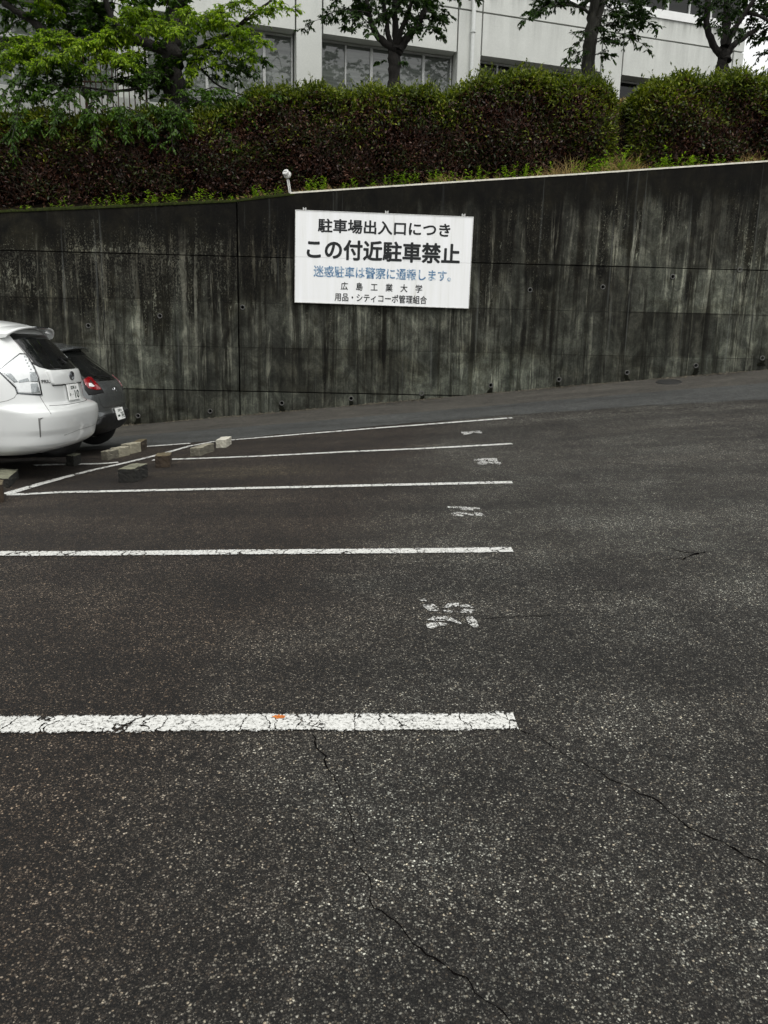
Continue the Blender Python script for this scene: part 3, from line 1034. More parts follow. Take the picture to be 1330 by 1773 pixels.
# little perforated marker post on the wall
pb = atY(503, 337, 15.36)
mk = empty('marker_post', pb)
tag(mk, 'short white perforated marker post with a round head on top of the wall', 'marker post')
m = MB()
ln = lambda h: pb + np.array([-0.052 * h / 0.3, 0, h])
for i in range(9):
    h0, h1 = -0.05 + i * 0.035, -0.05 + (i + 1) * 0.035
    a, b = ln(h0), ln(h1)
    for s0, s1_ in ((-0.024, -0.008), (0.008, 0.024)):
        m.add([a + [s0, 0, 0], a + [s1_, 0, 0], b + [s1_, 0, 0], b + [s0, 0, 0], a + [s0, .006, 0], a + [s1_, .006, 0], b + [s1_, .006, 0], b + [s0, .006, 0]], [(0, 1, 2, 3), (5, 4, 7, 6), (4, 0, 3, 7), (1, 5, 6, 2)])
    c0 = ln(h0 + 0.02)
    m.add([c0 + [-.008, 0, 0], c0 + [.008, 0, 0], b + [.008, 0, 0], b + [-.008, 0, 0], c0 + [-.008, .006, 0], c0 + [.008, .006, 0], b + [.008, .006, 0], b + [-.008, .006, 0]], [(0, 1, 2, 3), (5, 4, 7, 6), (3, 2, 6, 7), (0, 4, 5, 1)])
m.build('post', M_STEEL, mk)
hc = ln(0.355)
m = MB()
ax = np.array([-0.45, -0.72, 0.52]); ax /= np.linalg.norm(ax)
rf = np.cross(ax, [0, 0, 1.]); rf /= np.linalg.norm(rf)
m.lathe([(0.0, 0.075), (0.052, 0.073), (0.062, 0.062), (0.064, 0.02), (0.058, 0.016), (0.058, 0.006), (0.07, 0.0), (0.07, -0.03), (0.05, -0.06), (0.0, -0.065)], hc, ax, rf, 20)
m.build('head', M_STEEL, mk, smooth=False)
m = MB()
m.tube([hc + ax * 0.0765 + rf * 0.04, hc + ax * 0.0765 - rf * 0.04], 0.004, 6)
m.build('slot', M_BLACK, mk)

# ------------------------------------------------------------------ building behind
BD = np.array([0.96872, 0.24815, 0.0])
BN = np.array([0.24815, -0.96872, 0.0])       # towards the viewer
BP = np.array([0.3, 22.0, 0.0])
bldE = empty('school_building', (BP[0], BP[1], 6.5), math.atan2(BD[1], BD[0]))
tag(bldE, 'long white building with window bays and dark panel joints above the hedge', 'building')


def bl(p):          # facade coordinates: along, out of the wall, height  -> local of the empty
    return (p[0], -p[1], p[2] - 6.5)


def bbox(m, s0, s1_, t0, t1, z0, z1):
    m.box((s0, t0, z0), (s1_, t1, z1), bl)


m = MB()
pill = [(-14.85, -14.15), (-10.5, -9.8), (-6.47, -5.77), (-2.11, -1.42), (2.24, 2.93), (6.58, 7.26), (10.94, 11.32)]
G = 0.021
for a, b in pill:
    bbox(m, a + G, b - G, -0.5, 0.0, 5.0, 10.49 - G)
    bbox(m, a + G, b - G, -0.5, 0.0, 10.49 + G, 11.03)
for (a0, a1), (b0, b1) in zip(pill[:-1], pill[1:]):
    if a0 > 6.0:      # last bay on the right: door under the panel
        b0 = 10.94
    bbox(m, a1 + G, b0 - G, -0.5, -0.004, 9.45, 10.49 - G)
    bbox(m, a1 + G, b0 - G, -0.5, -0.004, 10.49 + G, 11.03)
    if a0 < 6.0:
        bbox(m, a1 + G, b0 - G, -0.5, -0.004, 6.75, 7.42)
bbox(m, 8.8, 10.94, -0.5, -0.004, 5.0, 9.449)
bbox(m, -14.8, 11.3, -0.5, -0.05, 13.2, 15.0)
fixn(m.build('wall', M_BLD, bldE, world=False))
m = MB()
bbox(m, -14.85, 11.30, -9.0, -0.52, 5.0, 15.0)
fixn(m.build('rear_wall', M_BLDG, bldE, world=False))
m = MB()
for s_ in np.arange(0, 1, 1):
    bbox(m, -14.8, 11.34, -0.45, 0.035, 11.031, 11.25)
fixn(m.build('sill_band', M_SILL, bldE, world=False))


def window_bay(s0, s1_, z0, z1, divs, mat, t=-0.42, transom=None):
    f = MB()
    w = 0.04
    bbox(f, s0, s1_, t, t + 0.07, z1 - 0.05, z1 - 0.002)
    bbox(f, s0, s1_, t, t + 0.07, z0 + 0.002, z0 + 0.05)
    ed = [s0] + list(divs) + [s1_]
    for i, e in enumerate(ed):
        ww = w if i in (0, len(ed) - 1) or i % 2 else w * 1.7
        a = min(max(e - ww / 2, s0), s1_ - ww)
        bbox(f, a, a + ww, t + .002, t + 0.075, z0 + 0.05, z1 - 0.05)
    if transom:
        bbox(f, s0 + w, s1_ - w, t + 0.004, t + 0.12, transom - 0.05, transom + 0.04)
    fr = fixn(f.build('window', M_ALU, bldE, world=False))
    for a, b in zip(ed[:-1], ed[1:]):
        g = MB()
        tt = t + 0.02 + RNG.uniform(0, 0.01)
        bbox(g, a + 0.02, b - 0.02, tt - 0.006, tt, z0 + 0.04, z1 - 0.04)
        fixn(g.build('pane', mat, fr, world=False))
    return fr


window_bay(-1.40, 2.22, 7.44, 9.44, [-0.73, -0.03, 0.69, 1.42], M_PANE)
window_bay(-5.75, -2.13, 7.44, 9.44, [-5.05, -4.3, -3.58, -2.86], M_PANE)
window_bay(-9.78, -6.49, 7.44, 9.44, [-8.78, -7.98, -7.25], M_PANE, transom=8.62)
window_bay(-14.1, -10.52, 7.44, 9.44, [-13.4, -12.6, -11.8], M_PANE)
window_bay(2.95, 6.56, 7.44, 9.44, [3.57, 4.30, 5.02, 5.75], M_PANED)
window_bay(7.28, 8.78, 6.9, 9.44, [8.05], M_PANED, t=-0.45)
for (a0, a1), (b0, b1) in zip(pill[:-1], pill[1:]):
    q = np.linspace(a1, b0, 6)
    window_bay(a1 - 0.33, b0 + 0.33, 11.255, 13.198, list(q[1:-1]), M_PANED, t=-0.3)
m = MB()
for z0, z1, r in ((5.2, 10.0, 0.05), (10.0, 15, 0.055)):
    p = [np.array(bl((2.63, 0.10, z))) for z in (z0, z1)]
    m.tube(p, r, 12)
m.tube([np.array(bl((2.63, 0.10, z))) for z in (9.93, 9.97)], 0.072, 12)
for z in (8.0, 11.9):
    bbox(m, 2.58, 2.68, 0.0, 0.06, z, z + 0.03)
m.build('downpipe', M_PVC, bldE, world=False)
# slab edge with gutter pipe, far left
m = MB()
bbox(m, -14.8, -5.9, 0.003, 0.35, 6.77, 7.36)
fixn(m.build('floor_slab', M_BLD, bldE, world=False))
m = MB()
m.tube([np.array(bl((s_, 0.30, 6.66))) for s_ in (-14.5, -7.2)], 0.05, 10)
m.build('gutter_pipe', M_PVC, bldE, world=False)

# rusty railing on the terrace, left
rE = empty('railing', (-5.2, 18.4, 6.3))
tag(rE, 'railing of thin rusty upright bars behind the leaves of the left tree', 'railing')
m = MB()
x0_, x1_ = atY(118, 150, 18.4)[0], atY(252, 150, 18.4)[0]
for zz in (7.95, 7.15):
    m.tube([(x0_, 18.4, zz), (x1_, 18.4, zz + 0.03)], 0.018, 6)
m.build('rail', M_RUST, rE)
for i, x in enumerate(np.linspace(x0_, x1_, 15)):
    m = MB()
    m.tube([(x, 18.4, 6.0), (x, 18.4, 7.96 + 0.03 * i / 14)], 0.011, 6)
    m.build('bar', M_RUST, rE)

# far roof at the right edge
c = atY(1345, 135, 42)
hE = empty('far_house', (c[0] + 1.2, 42, 7))
tag(hE, 'grey corrugated gable of a far building at the right edge', 'house')
m = MB()
hx, hz0 = c[0] + 1.2, c[2]
m.box((hx - 2.3, 42.2, 7), (hx + 4, 50, hz0))
fixn(m.build('wall', plain('far_wall', (0.32, 0.34, 0.36), 0.8), hE))
m = MB()
for i in range(26):
    xa, xb = hx - 2.6 + i * 0.12, hx - 2.6 + (i + 1) * 0.12
    for a, b, d_ in ((xa, xa + 0.05, 0.04), (xa + 0.05, xb, 0.0)):
        za, zb = hz0 - 0.2 + (a - hx + 2.6) * 0.72, hz0 - 0.2 + (b - hx + 2.6) * 0.72
        m.add([(a, 42 - d_, hz0 - 0.3), (b, 42 - d_, hz0 - 0.3), (b, 42 - d_, zb), (a, 42 - d_, za), (a, 50, za), (b, 50, zb)], [(0, 1, 2, 3), (3, 2, 5, 4)])
m.build('roof', plain('far_roof', (0.20, 0.22, 0.24), 0.6), hE)

# ------------------------------------------------------------------ hedges


def hedge(name, X0, X1, tx, tz, lab, nf, greenbias, endR, endL):
    E = empty(name, ((X0 + X1) / 2, 16.9, float(bank((X0 + X1) / 2, 16.9))))
    tag(E, lab, 'hedge', 'clipped hedges along the top of the wall')
    Yf, Yb = 16.12, 17.7

    def shape(X, a):
        """point on the hedge skin at X for a in 0..1: bottom front -> top front -> top back"""
        top = np.interp(X, tx, tz) + 0.065 * np.sin(X * 2.7) + 0.045 * np.sin(X * 6.1 + 1) + 0.035 * np.sin(X * 11.3) + 0.02 * np.sin(X * 23 + 2)
        er = np.clip((X1 - X) / 0.55, 0, 1) if endR else np.ones_like(X)
        el = np.clip((X - X0) / 0.55, 0, 1) if endL else np.ones_like(X)
        e = np.sqrt(1 - (1 - np.minimum(er, el)) ** 2 + 1e-6)
        bot = bank(X, 16.2) - 0.05
        mid = (Yf + Yb) / 2
        hw = (Yb - Yf) / 2 * (0.25 + 0.75 * e)
        th = math.pi * np.clip((a - 0.5) / 0.5, 0, 1)
        H = (top - bot)
        zt = bot + H * (0.80 + 0.20 * e)
        up = np.clip(a / 0.5, 0, 1)
        bulge = 0.12 * np.sin(up * math.pi)
        rc = 0.35
        y = np.where(a < 0.5, mid - hw - bulge * 0.6 + 0.08 * np.sin(X * 3.3 + up * 4) + 0.06 * np.sin(X * 7 - up * 6) + 0.04 * np.sin(X * 15 + up * 13), mid - hw * np.sign(np.cos(th)) * np.abs(np.cos(th)) ** 0.55)
        z = np.where(a < 0.5, bot + (zt - rc - bot) * up, zt - rc + rc * np.abs(np.sin(th)) ** 0.6)
        return np.stack([X, y, z], -1)

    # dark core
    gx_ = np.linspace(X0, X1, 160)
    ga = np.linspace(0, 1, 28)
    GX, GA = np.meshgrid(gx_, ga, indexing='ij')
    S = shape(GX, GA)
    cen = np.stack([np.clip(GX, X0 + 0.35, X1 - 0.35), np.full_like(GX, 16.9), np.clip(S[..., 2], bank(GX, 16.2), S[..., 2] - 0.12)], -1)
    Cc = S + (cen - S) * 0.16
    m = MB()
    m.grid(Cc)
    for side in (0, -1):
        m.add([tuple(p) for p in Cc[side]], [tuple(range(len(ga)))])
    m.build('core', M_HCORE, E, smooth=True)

    def skin(n, a0, a1, power=1.0, endface=0):
        X = RNG.uniform(X0 + 0.02, X1 - 0.02, n)
        a = a0 + (a1 - a0) * RNG.uniform(0, 1, n) ** power
        p = shape(X, a)
        d = 0.01
        pu = shape(X, np.clip(a + d, 0, 1)) - shape(X, np.clip(a - d, 0, 1))
        px_ = shape(np.clip(X + 0.02, X0, X1), a) - shape(np.clip(X - 0.02, X0, X1), a)
        nr = np.cross(px_, pu)
        nr /= np.linalg.norm(nr, axis=1)[:, None] + 1e-9
        return X, a, p, nr

    def leafset(nm, n, a0, a1, mat, ln, wd, depth, power=1.0, lump=None):
        X, a, p, nr = skin(n, a0, a1, power)
        if lump is not None:
            keep = lump(X, a, p)
            X, a, p, nr = X[keep], a[keep], p[keep], nr[keep]
        k_ = len(X)
        p = p + nr * (RNG.uniform(-depth, 0.05, k_) + RNG.exponential(0.028, k_))[:, None]
        D = nr * 0.7 + RNG.normal(0, 0.6, (k_, 3)) + np.array([0, 0, 0.25])
        Nn = nr * 0.6 + np.array([0, 0, 0.6]) + RNG.normal(0, 0.45, (k_, 3))
        leaves_mesh(nm, p, D, Nn, RNG.uniform(0.6, 1.5, k_) * ln * 1.2, RNG.uniform(0.7, 1.3, k_) * wd * 1.25, mat, E)

    cl = lambda X, a, s=0.0: np.sin(X * 1.9 + s) * np.sin(a * 17 + X * 0.9 + s) + 0.6 * np.sin(X * 5.3 + a * 23 + s) + RNG.normal(0, 0.55, len(X))
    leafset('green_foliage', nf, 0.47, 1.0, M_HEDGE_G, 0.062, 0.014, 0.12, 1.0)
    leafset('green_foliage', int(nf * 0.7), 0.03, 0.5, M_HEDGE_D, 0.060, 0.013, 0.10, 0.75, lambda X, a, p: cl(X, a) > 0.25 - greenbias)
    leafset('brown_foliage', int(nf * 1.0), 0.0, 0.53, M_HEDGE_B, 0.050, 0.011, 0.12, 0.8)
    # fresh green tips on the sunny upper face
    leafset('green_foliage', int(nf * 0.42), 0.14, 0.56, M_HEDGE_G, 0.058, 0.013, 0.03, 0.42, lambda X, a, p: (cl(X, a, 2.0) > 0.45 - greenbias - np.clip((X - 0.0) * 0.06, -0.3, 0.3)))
    # stray shoots standing out of the clipped top
    SH = []
    Xs, as_, ps, ns = skin(int(26 * (X1 - X0)), 0.44, 0.75)
    LP, LD = [], []
    for p_, n_ in zip(ps, ns):
        d_ = n_ * 0.5 + np.array([RNG.normal(0, 0.3), RNG.normal(0, 0.2), 0.9])
        hl_ = RNG.uniform(0.06, 0.22)
        SH.append((p_, p_ + d_ * hl_))
        for _ in range(9):
            LP.append(p_ + d_ * hl_ * RNG.uniform(0.2, 1)); LD.append(d_ + RNG.normal(0, 0.8, 3))
    leaves_mesh('green_foliage', np.array(LP), np.array(LD), np.tile([0, -0.3, 1.0], (len(LP), 1)) + RNG.normal(0, 0.3, (len(LP), 3)), RNG.uniform(0.05, 0.09, len(LP)), RNG.uniform(0.010, 0.018, len(LP)), M_HEDGE_G, E)
    # green rounded ends
    for flag, xe in ((endR, X1), (endL, X0)):
        if flag:
            leafset('green_foliage', int(nf * 3.2), 0.05, 0.8, M_HEDGE_G, 0.06, 0.0135, 0.05, 0.8, lambda X, a, p: np.abs(X - xe) < RNG.exponential(0.28, len(X)))
    # bare twigs on the face
    m = MB()
    for _ in range(int(170 * (X1 - X0))):
        X = np.array([RNG.uniform(X0 + 0.1, X1 - 0.1)])
        a = np.array([RNG.uniform(0.0, 0.36)])
        q = shape(X, a)[0] + [0, RNG.uniform(-0.03, 0.05), 0]
        ang = RNG.uniform(-1.3, 1.3)
        L = RNG.uniform(0.12, 0.42)
        d1 = np.array([math.sin(ang), -0.25 + RNG.normal(0, 0.2), math.cos(ang)])
        d2 = d1 + RNG.normal(0, 0.45, 3)
        m.tube([q, q + d1 * L * 0.5, q + d1 * L * 0.5 + d2 * L * 0.5], [0.0035, 0.003, 0.0015], 4, False)
    for a_, b_ in SH:
        m.tube([a_, b_], [0.003, 0.001], 3, False)
    m.build('twigs', M_TWIG, E)
    return E


hedge('hedge', -11.5, 4.98, [-12, -9, -7.1, -5.5, -3.74, -2.9, -2.4, -0.8, 0.1, 0.67, 1.47, 2.26, 3.63, 4.55, 5], [5.70, 5.85, 5.87, 5.93, 6.0, 6.1, 6.33, 6.62, 6.53, 6.55, 6.59, 6.83, 6.92, 6.90, 6.8],
      'long clipped hedge with brown face and green top, left of the gap', 52000, 0.0, True, False)
hedge('hedge', 5.36, 13.0, [5.3, 5.6, 6.26, 8, 13], [6.65, 6.85, 7.03, 6.98, 7.35],
      'shorter clipped hedge with a yellow green rounded end, right of the gap', 30000, 0.15, False, True)

# ------------------------------------------------------------------ weeds and dry grass on the wall top
P, D, Nn, L, W = [], [], [], [], []
for x, nst, s in [(-6.4, 5, .5), (-5.7, 6, .7), (-5.0, 5, .6), (-4.6, 9, .8), (-4.1, 9, .9), (-3.6, 8, .8), (-3.0, 9, .9), (-2.5, 5, .5), (-2.1, 9, .8), (-1.8, 8, .7), (-0.95, 8, .9), (-0.7, 9, 1.0), (-0.25, 8, .8), (0.15, 5, .7), (0.6, 9, .9), (0.85, 9, .9), (1.35, 10, 1.0), (1.6, 8, .8), (2.0, 6, .8), (2.3, 8, .9), (2.75, 9, 1.), (3.1, 9, .9), (3.4, 7, .9), (4.1, 10, .8), (4.4, 14, 1.1), (4.7, 12, 1.2), (4.95, 16, 1.4), (5.3, 5, .6), (5.75, 12, 1.2), (6.1, 8, .8), (6.4, 9, 1.0), (6.8, 7, .7), (7.3, 5, .6), (7.9, 6, .7), (8.5, 6, .7), (9.2, 6, .7)]:
    for _ in range(nst):
        bx_ = x + RNG.normal(0, 0.11)
        by_ = RNG.uniform(15.5, 15.95)
        base = np.array([bx_, by_, float(bank(bx_, by_))])
        h = s * RNG.uniform(0.12, 0.36)
        lean = RNG.normal(0, 0.25, 2)
        for i in range(int(10 * s) + 5):
            t = RNG.uniform(0.15, 1)
            p = base + np.array([lean[0] * h * t, lean[1] * h * t - 0.02 * t, h * t])
            a = RNG.uniform(0, 2 * math.pi)
            P.append(p); D.append([math.cos(a), math.sin(a), 0.5]); Nn.append([0, -0.2, 1]); L.append(RNG.uniform(0.045, 0.10) * (0.6 + .4 * s)); W.append(RNG.uniform(0.009, 0.018))
tag(leaves_mesh('weeds', np.array(P), np.array(D, float), np.array(Nn, float), np.array(L), np.array(W), M_WEED), 'low green weeds along the top of the wall', 'weeds', kind='stuff')
m = MB()
for x, n, s in [(-2.0, 70, .5), (-1.2, 50, .5), (-0.5, 80, .6), (0.3, 40, .5), (1.5, 110, .8), (1.9, 60, .6), (2.6, 60, .6), (3.5, 90, .7), (3.9, 120, 1.3), (4.5, 70, .8), (4.95, 170, 1.3), (5.5, 60, .5), (6.7, 40, .5), (7.45, 90, .9), (8.3, 40, .6)]:
    for _ in range(n):
        bx_ = x + RNG.normal(0, 0.16)
        by_ = RNG.uniform(15.45, 15.9)
        b_ = np.array([bx_, by_, float(bank(bx_, by_)) - 0.01])
        a = RNG.normal(0, 0.8)
        h = s * RNG.uniform(0.1, 0.42)
        tip = b_ + np.array([math.sin(a) * h, RNG.uniform(-0.25, 0.05) * h, math.cos(a) * h * 0.8])
        mid = (b_ + tip) / 2 + np.array([0, 0, 0.12 * h])
        m.tube([b_, mid, tip], [0.0035, 0.0028, 0.001], 3, False)
tag(m.build('dry_grass', M_DRY), 'straw coloured dry grass along the top of the wall', 'dry grass', kind='stuff')
# a sheet of leaf litter / short grass just behind the coping
n = 9000
X = np.concatenate([RNG.uniform(-9, 11, 7000), RNG.uniform(4.7, 5.7, 2000)])
Yl = np.concatenate([RNG.uniform(15.42, 16.1, 7000), RNG.uniform(15.5, 18.3, 2000)])
pp = np.stack([X, Yl, bank(X, Yl) + 0.01], 1)
DD = np.stack([RNG.normal(0, 1, n), RNG.normal(0, 1, n), RNG.uniform(0.1, 1.3, n)], 1)
kp = RNG.uniform(0, 1, n) < np.clip(0.45 + 0.07 * X, 0.12, 1)
tag(leaves_mesh('leaf_litter', pp[kp], DD[kp], np.tile([0, -0.3, 1.0], (kp.sum(), 1)), RNG.uniform(0.03, 0.10, kp.sum()), RNG.uniform(0.004, 0.014, kp.sum()), M_DRY), 'scattered dry leaves and short grass behind the wall edge', 'leaf litter', kind='stuff')

# grit, dead leaves and moss crumbs gathered at the wall foot
n = 5200
X = RNG.uniform(-7, 10, n)
Yl = 15.185 - RNG.exponential(0.05, n)
pp = np.stack([X, Yl, gz(X, Yl) + 0.008], 1)
kp = (np.sin(X * 2.1) + np.sin(X * 5.3 + 1) + RNG.normal(0, 0.9, n)) > -0.6
DD = np.stack([RNG.normal(0, 1, n), RNG.normal(0, 1, n), RNG.uniform(0.05, 0.7, n)], 1)
tag(leaves_mesh('grit', pp[kp], DD[kp], np.tile([0, -0.3, 1.0], (kp.sum(), 1)), RNG.uniform(0.012, 0.05, kp.sum()), RNG.uniform(0.004, 0.012, kp.sum()), M_GRIT), 'pale grit and dead leaves along the foot of the wall', 'grit', kind='stuff')

# ------------------------------------------------------------------ trees


class Tree:
    def __init__(self, name, base, lab, group=None):
        self.E = empty(name, base)
        tag(self.E, lab, 'tree', group)
        self.base = np.array(base)
        self.tr = MB()
        self.lv = {}

    def limb(self, pts, r0, r1, seg=10):
        """pts: 3-D points; smoothed and slightly crooked"""
        pts = np.array(pts, float)
        n = len(pts)
        t = np.linspace(0, n - 1, (n - 1) * 5 + 1)
        q = np.stack([np.interp(t, np.arange(n), pts[:, i]) for i in range(3)], 1)
        for _ in range(3):
            q[1:-1] = (q[:-2] + 2 * q[1:-1] + q[2:]) / 4
        q[1:-1] += RNG.normal(0, r0 * 0.10, (len(q) - 2, 3))
        r = np.linspace(r0, r1, len(q)) * (1 + RNG.normal(0, 0.05, len(q)))
        self.tr.tube(q, list(r), seg)
        return q

    def spray(self, a, b, nl, spread, ln, wd, key, droop=0.25, twr=0.012):
        """a leafy branch from a to b with side twigs"""
        a, b = np.array(a, float), np.array(b, float)
        n = 9
        t = np.linspace(0, 1, n)[:, None]
        q = a + (b - a) * t + np.array([0, 0, 1]) * (0.12 * np.linalg.norm(b - a) * np.sin(t * math.pi)) + RNG.normal(0, 0.02, (n, 3)) * t
        self.tr.tube(q, list(np.linspace(twr, 0.003, n)), 5, False)
        ax = (b - a) / (np.linalg.norm(b - a) + 1e-9)
        ntw = max(4, int(nl / 5.5))
        P, D, Nn, L, W = self.lv.setdefault(key, ([], [], [], [], []))
        for i in range(ntw):
            s = RNG.uniform(0.15, 1.0)
            o = np.array([np.interp(s, t[:, 0], q[:, k_]) for k_ in range(3)])
            d = ax * RNG.uniform(0.2, 0.9) + RNG.normal(0, 0.75, 3) * np.array([1, 1, 0.45])
            d /= np.linalg.norm(d)
            tl = spread * RNG.uniform(0.4, 1.1) * (1.15 - 0.5 * s)
            e = o + d * tl - np.array([0, 0, droop * tl * RNG.uniform(0.2, 1.2)])
            mid = (o + e) / 2 + np.array([0, 0, 0.08 * tl])
            self.tr.tube([o, mid, e], [0.004, 0.003, 0.0015], 4, False)
            for j in range(12):
                u = RNG.uniform(0.1, 1.0)
                p = (1 - u) ** 2 * o + 2 * u * (1 - u) * mid + u * u * e
                side = np.cross(d, [0, 0, 1.0])
                side /= np.linalg.norm(side) + 1e-9
                sg = 1 if j % 2 else -1
                dd = d * RNG.uniform(0.4, 1.0) + side * sg * RNG.uniform(0.3, 1.1) + np.array([0, 0, -droop * RNG.uniform(0.2, 2.2)])
                P.append(p); D.append(dd); Nn.append(np.array([0, -0.15, 1]) + RNG.normal(0, 0.4, 3))
                L.append(ln * RNG.uniform(0.65, 1.3)); W.append(wd * RNG.uniform(0.8, 1.35))

    def cloud(self, cen, ext, nb, nl, spread, ln, wd, key, droop=0.3):
        """leafy branches filling a loose ellipsoid of the crown"""
        for _ in range(nb):
            v = RNG.normal(0, 0.5, 3)
            v /= max(1.0, np.linalg.norm(v))
            p = np.array(cen) + v * np.array(ext)
            d = v * np.array([1, 1, 0.4]) + RNG.normal(0, 0.4, 3) * np.array([1, 1, 0.4])
            d /= np.linalg.norm(d) + 1e-9
            self.spray(p - d * spread * 0.8, p + d * spread, nl, spread * 0.7, ln, wd, key, droop)

    def done(self, bark_m, mats):
        self.tr.build('trunk', bark_m, self.E, smooth=True)
        for key, (P, D, Nn, L, W) in self.lv.items():
            leaves_mesh('crown', np.array(P), np.array(D), np.array(Nn), np.array(L), np.array(W), mats[key], self.E)


def A(px, py, Y): return atY(px, py, Y)


# middle cherry tree
T = Tree('cherry_tree', A(683, 175, 18.6), 'cherry tree with a forked dark trunk in front of the middle window bay', 'trees between hedge and building')
Y = 18.6
T.limb([A(682, 200, Y), A(682, 143, Y), A(683, 105, Y), A(685, 78, Y)], 0.15, 0.135)
T.limb([A(684, 88, Y), A(660, 70, Y - .1), A(645, 48, Y - .2), A(637, 15, Y - .3), A(628, -40, Y - .4)], 0.085, 0.04)
T.limb([A(681, 82, Y), A(671, 60, Y), A(670, 35, Y + .1), A(662, -10, Y + .2)], 0.065, 0.04)
T.limb([A(686, 82, Y), A(685, 45, Y + .2), A(683, 0, Y + .3), A(686, -60, Y + .4)], 0.085, 0.05)
T.limb([A(687, 80, Y), A(697, 45, Y - .2), A(708, 20, Y - .3), A(718, -20, Y - .4)], 0.06, 0.035)
T.limb([A(688, 92, Y), A(698, 74, Y), A(717, 50, Y), A(732, 33, Y), A(738, 5, Y), A(745, -60, Y)], 0.10, 0.05)
for a, b, nl in [((640, 22), (525, 48), 130), ((640, 30), (560, 28), 90), ((645, 45), (585, 20), 90), ((648, 55), (600, 52), 50), ((660, 30), (610, 0), 110), ((735, 30), (766, 68), 80), ((736, 20), (768, 38), 70), ((725, 45), (752, 52), 60), ((700, 30), (720, 60), 50), ((670, 20), (640, 60), 70), ((690, 10), (660, 35), 80), ((690, 20), (715, 30), 70), ((700, 0), (740, 10), 90)]:
    T.spray(A(*a, Y - RNG.uniform(0, .5)), A(*b, Y - RNG.uniform(-.2, .9)), int(nl * 1.4), 0.28, 0.085, 0.020, 'b', 0.35)
T.cloud(A(640, -10, Y), (1.1, 1.0, 0.42), 22, 44, 0.34, 0.10, 0.025, 'b')
T.cloud(A(715, -5, Y), (0.75, 0.9, 0.38), 16, 44, 0.34, 0.10, 0.025, 'b')
T.cloud(A(680, -70, Y), (2.0, 1.7, 0.8), 45, 44, 0.45, 0.105, 0.027, 'b')
T.spray(A(676, 110, Y - .2), A(655, 108, Y - .5), 22, 0.15, 0.10, 0.026, 'b', 0.4, 0.006)
T.spray(A(690, 112, Y - .2), A(700, 108, Y - .5), 22, 0.12, 0.10, 0.026, 'b', 0.4, 0.006)
T.done(M_BARK, {'b': M_LEAF_B})

# straight tree by the gap
Y = 18.3
T = Tree('broadleaf_tree', A(1020, 170, Y), 'straight grey trunk tree rising behind the hedge just left of the gap', 'trees between hedge and building')
T.limb([A(1016, 190, Y), A(1018, 125, Y), A(1023, 70, Y), A(1028, 20, Y), A(1034, -50, Y), A(1040, -140, Y)], 0.165, 0.10)
T.limb([A(1028, 60, Y), A(1040, 20, Y - .1), A(1052, -30, Y - .2)], 0.09, 0.05)
T.limb([A(1020, 22, Y), A(1006, 12, Y - .2), A(985, 8, Y - .4), A(950, 12, Y - .5)], 0.035, 0.012, 6)
for a, b, nl in [((1000, 10), (905, 38), 130), ((1000, 8), (925, 5), 120), ((985, 0), (930, 20), 90), ((1018, 70), (978, 102), 55), ((1018, 85), (990, 112), 45), ((1018, 55), (992, 68), 40), ((1032, 30), (1145, 52), 150), ((1035, 15), (1125, 22), 130), ((1035, 50), (1100, 45), 100), ((1030, 68), (1124, 84), 100), ((1030, 75), (1070, 78), 60), ((1030, 95), (1058, 96), 55), ((1030, 45), (1060, 62), 60), ((1040, 5), (1110, 5), 100)]:
    T.spray(A(*a, Y - RNG.uniform(0, .3)), A(*b, Y - RNG.uniform(-.1, .8)), int(nl * 1.4), 0.26, 0.082, 0.019, 'b', 0.3)
T.cloud(A(1080, -15, Y), (1.0, 0.9, 0.5), 22, 44, 0.36, 0.10, 0.026, 'b')
T.cloud(A(980, -25, Y), (0.9, 0.9, 0.4), 16, 44, 0.36, 0.10, 0.026, 'b')
T.cloud(A(1035, -110, Y), (2.0, 1.8, 1.0), 45, 44, 0.48, 0.105, 0.027, 'b')
T.done(M_BARKL, {'b': M_LEAF_B})

# forked tree at the right
Y = 19.0
T = Tree('broadleaf_tree', A(1250, 165, Y), 'dark forked tree behind the right hedge near the end of the building', 'trees between hedge and building')
T.limb([A(1248, 180, Y), A(1250, 125, Y), A(1253, 100, Y), A(1254, 88, Y)], 0.155, 0.14)
T.limb([A(1252, 100, Y), A(1238, 82, Y), A(1224, 52, Y), A(1224, 15, Y), A(1232, -40, Y)], 0.085, 0.06)
T.limb([A(1254, 95, Y), A(1257, 55, Y + .2), A(1260, 0, Y + .2), A(1266, -60, Y + .2)], 0.10, 0.06)
T.limb([A(1258, 80, Y), A(1270, 55, Y - .1), A(1288, 25, Y - .2), A(1312, -10, Y - .3)], 0.07, 0.045)
T.limb([A(1257, 98, Y), A(1268, 80, Y - .1), A(1285, 66, Y - .1), A(1308, 53, Y - .1), A(1313, 49, Y - .1)], 0.075, 0.045)
T.limb([A(1290, 22, Y - .1), A(1310, 25, Y - .3), A(1340, 40, Y - .5)], 0.04, 0.03, 6)
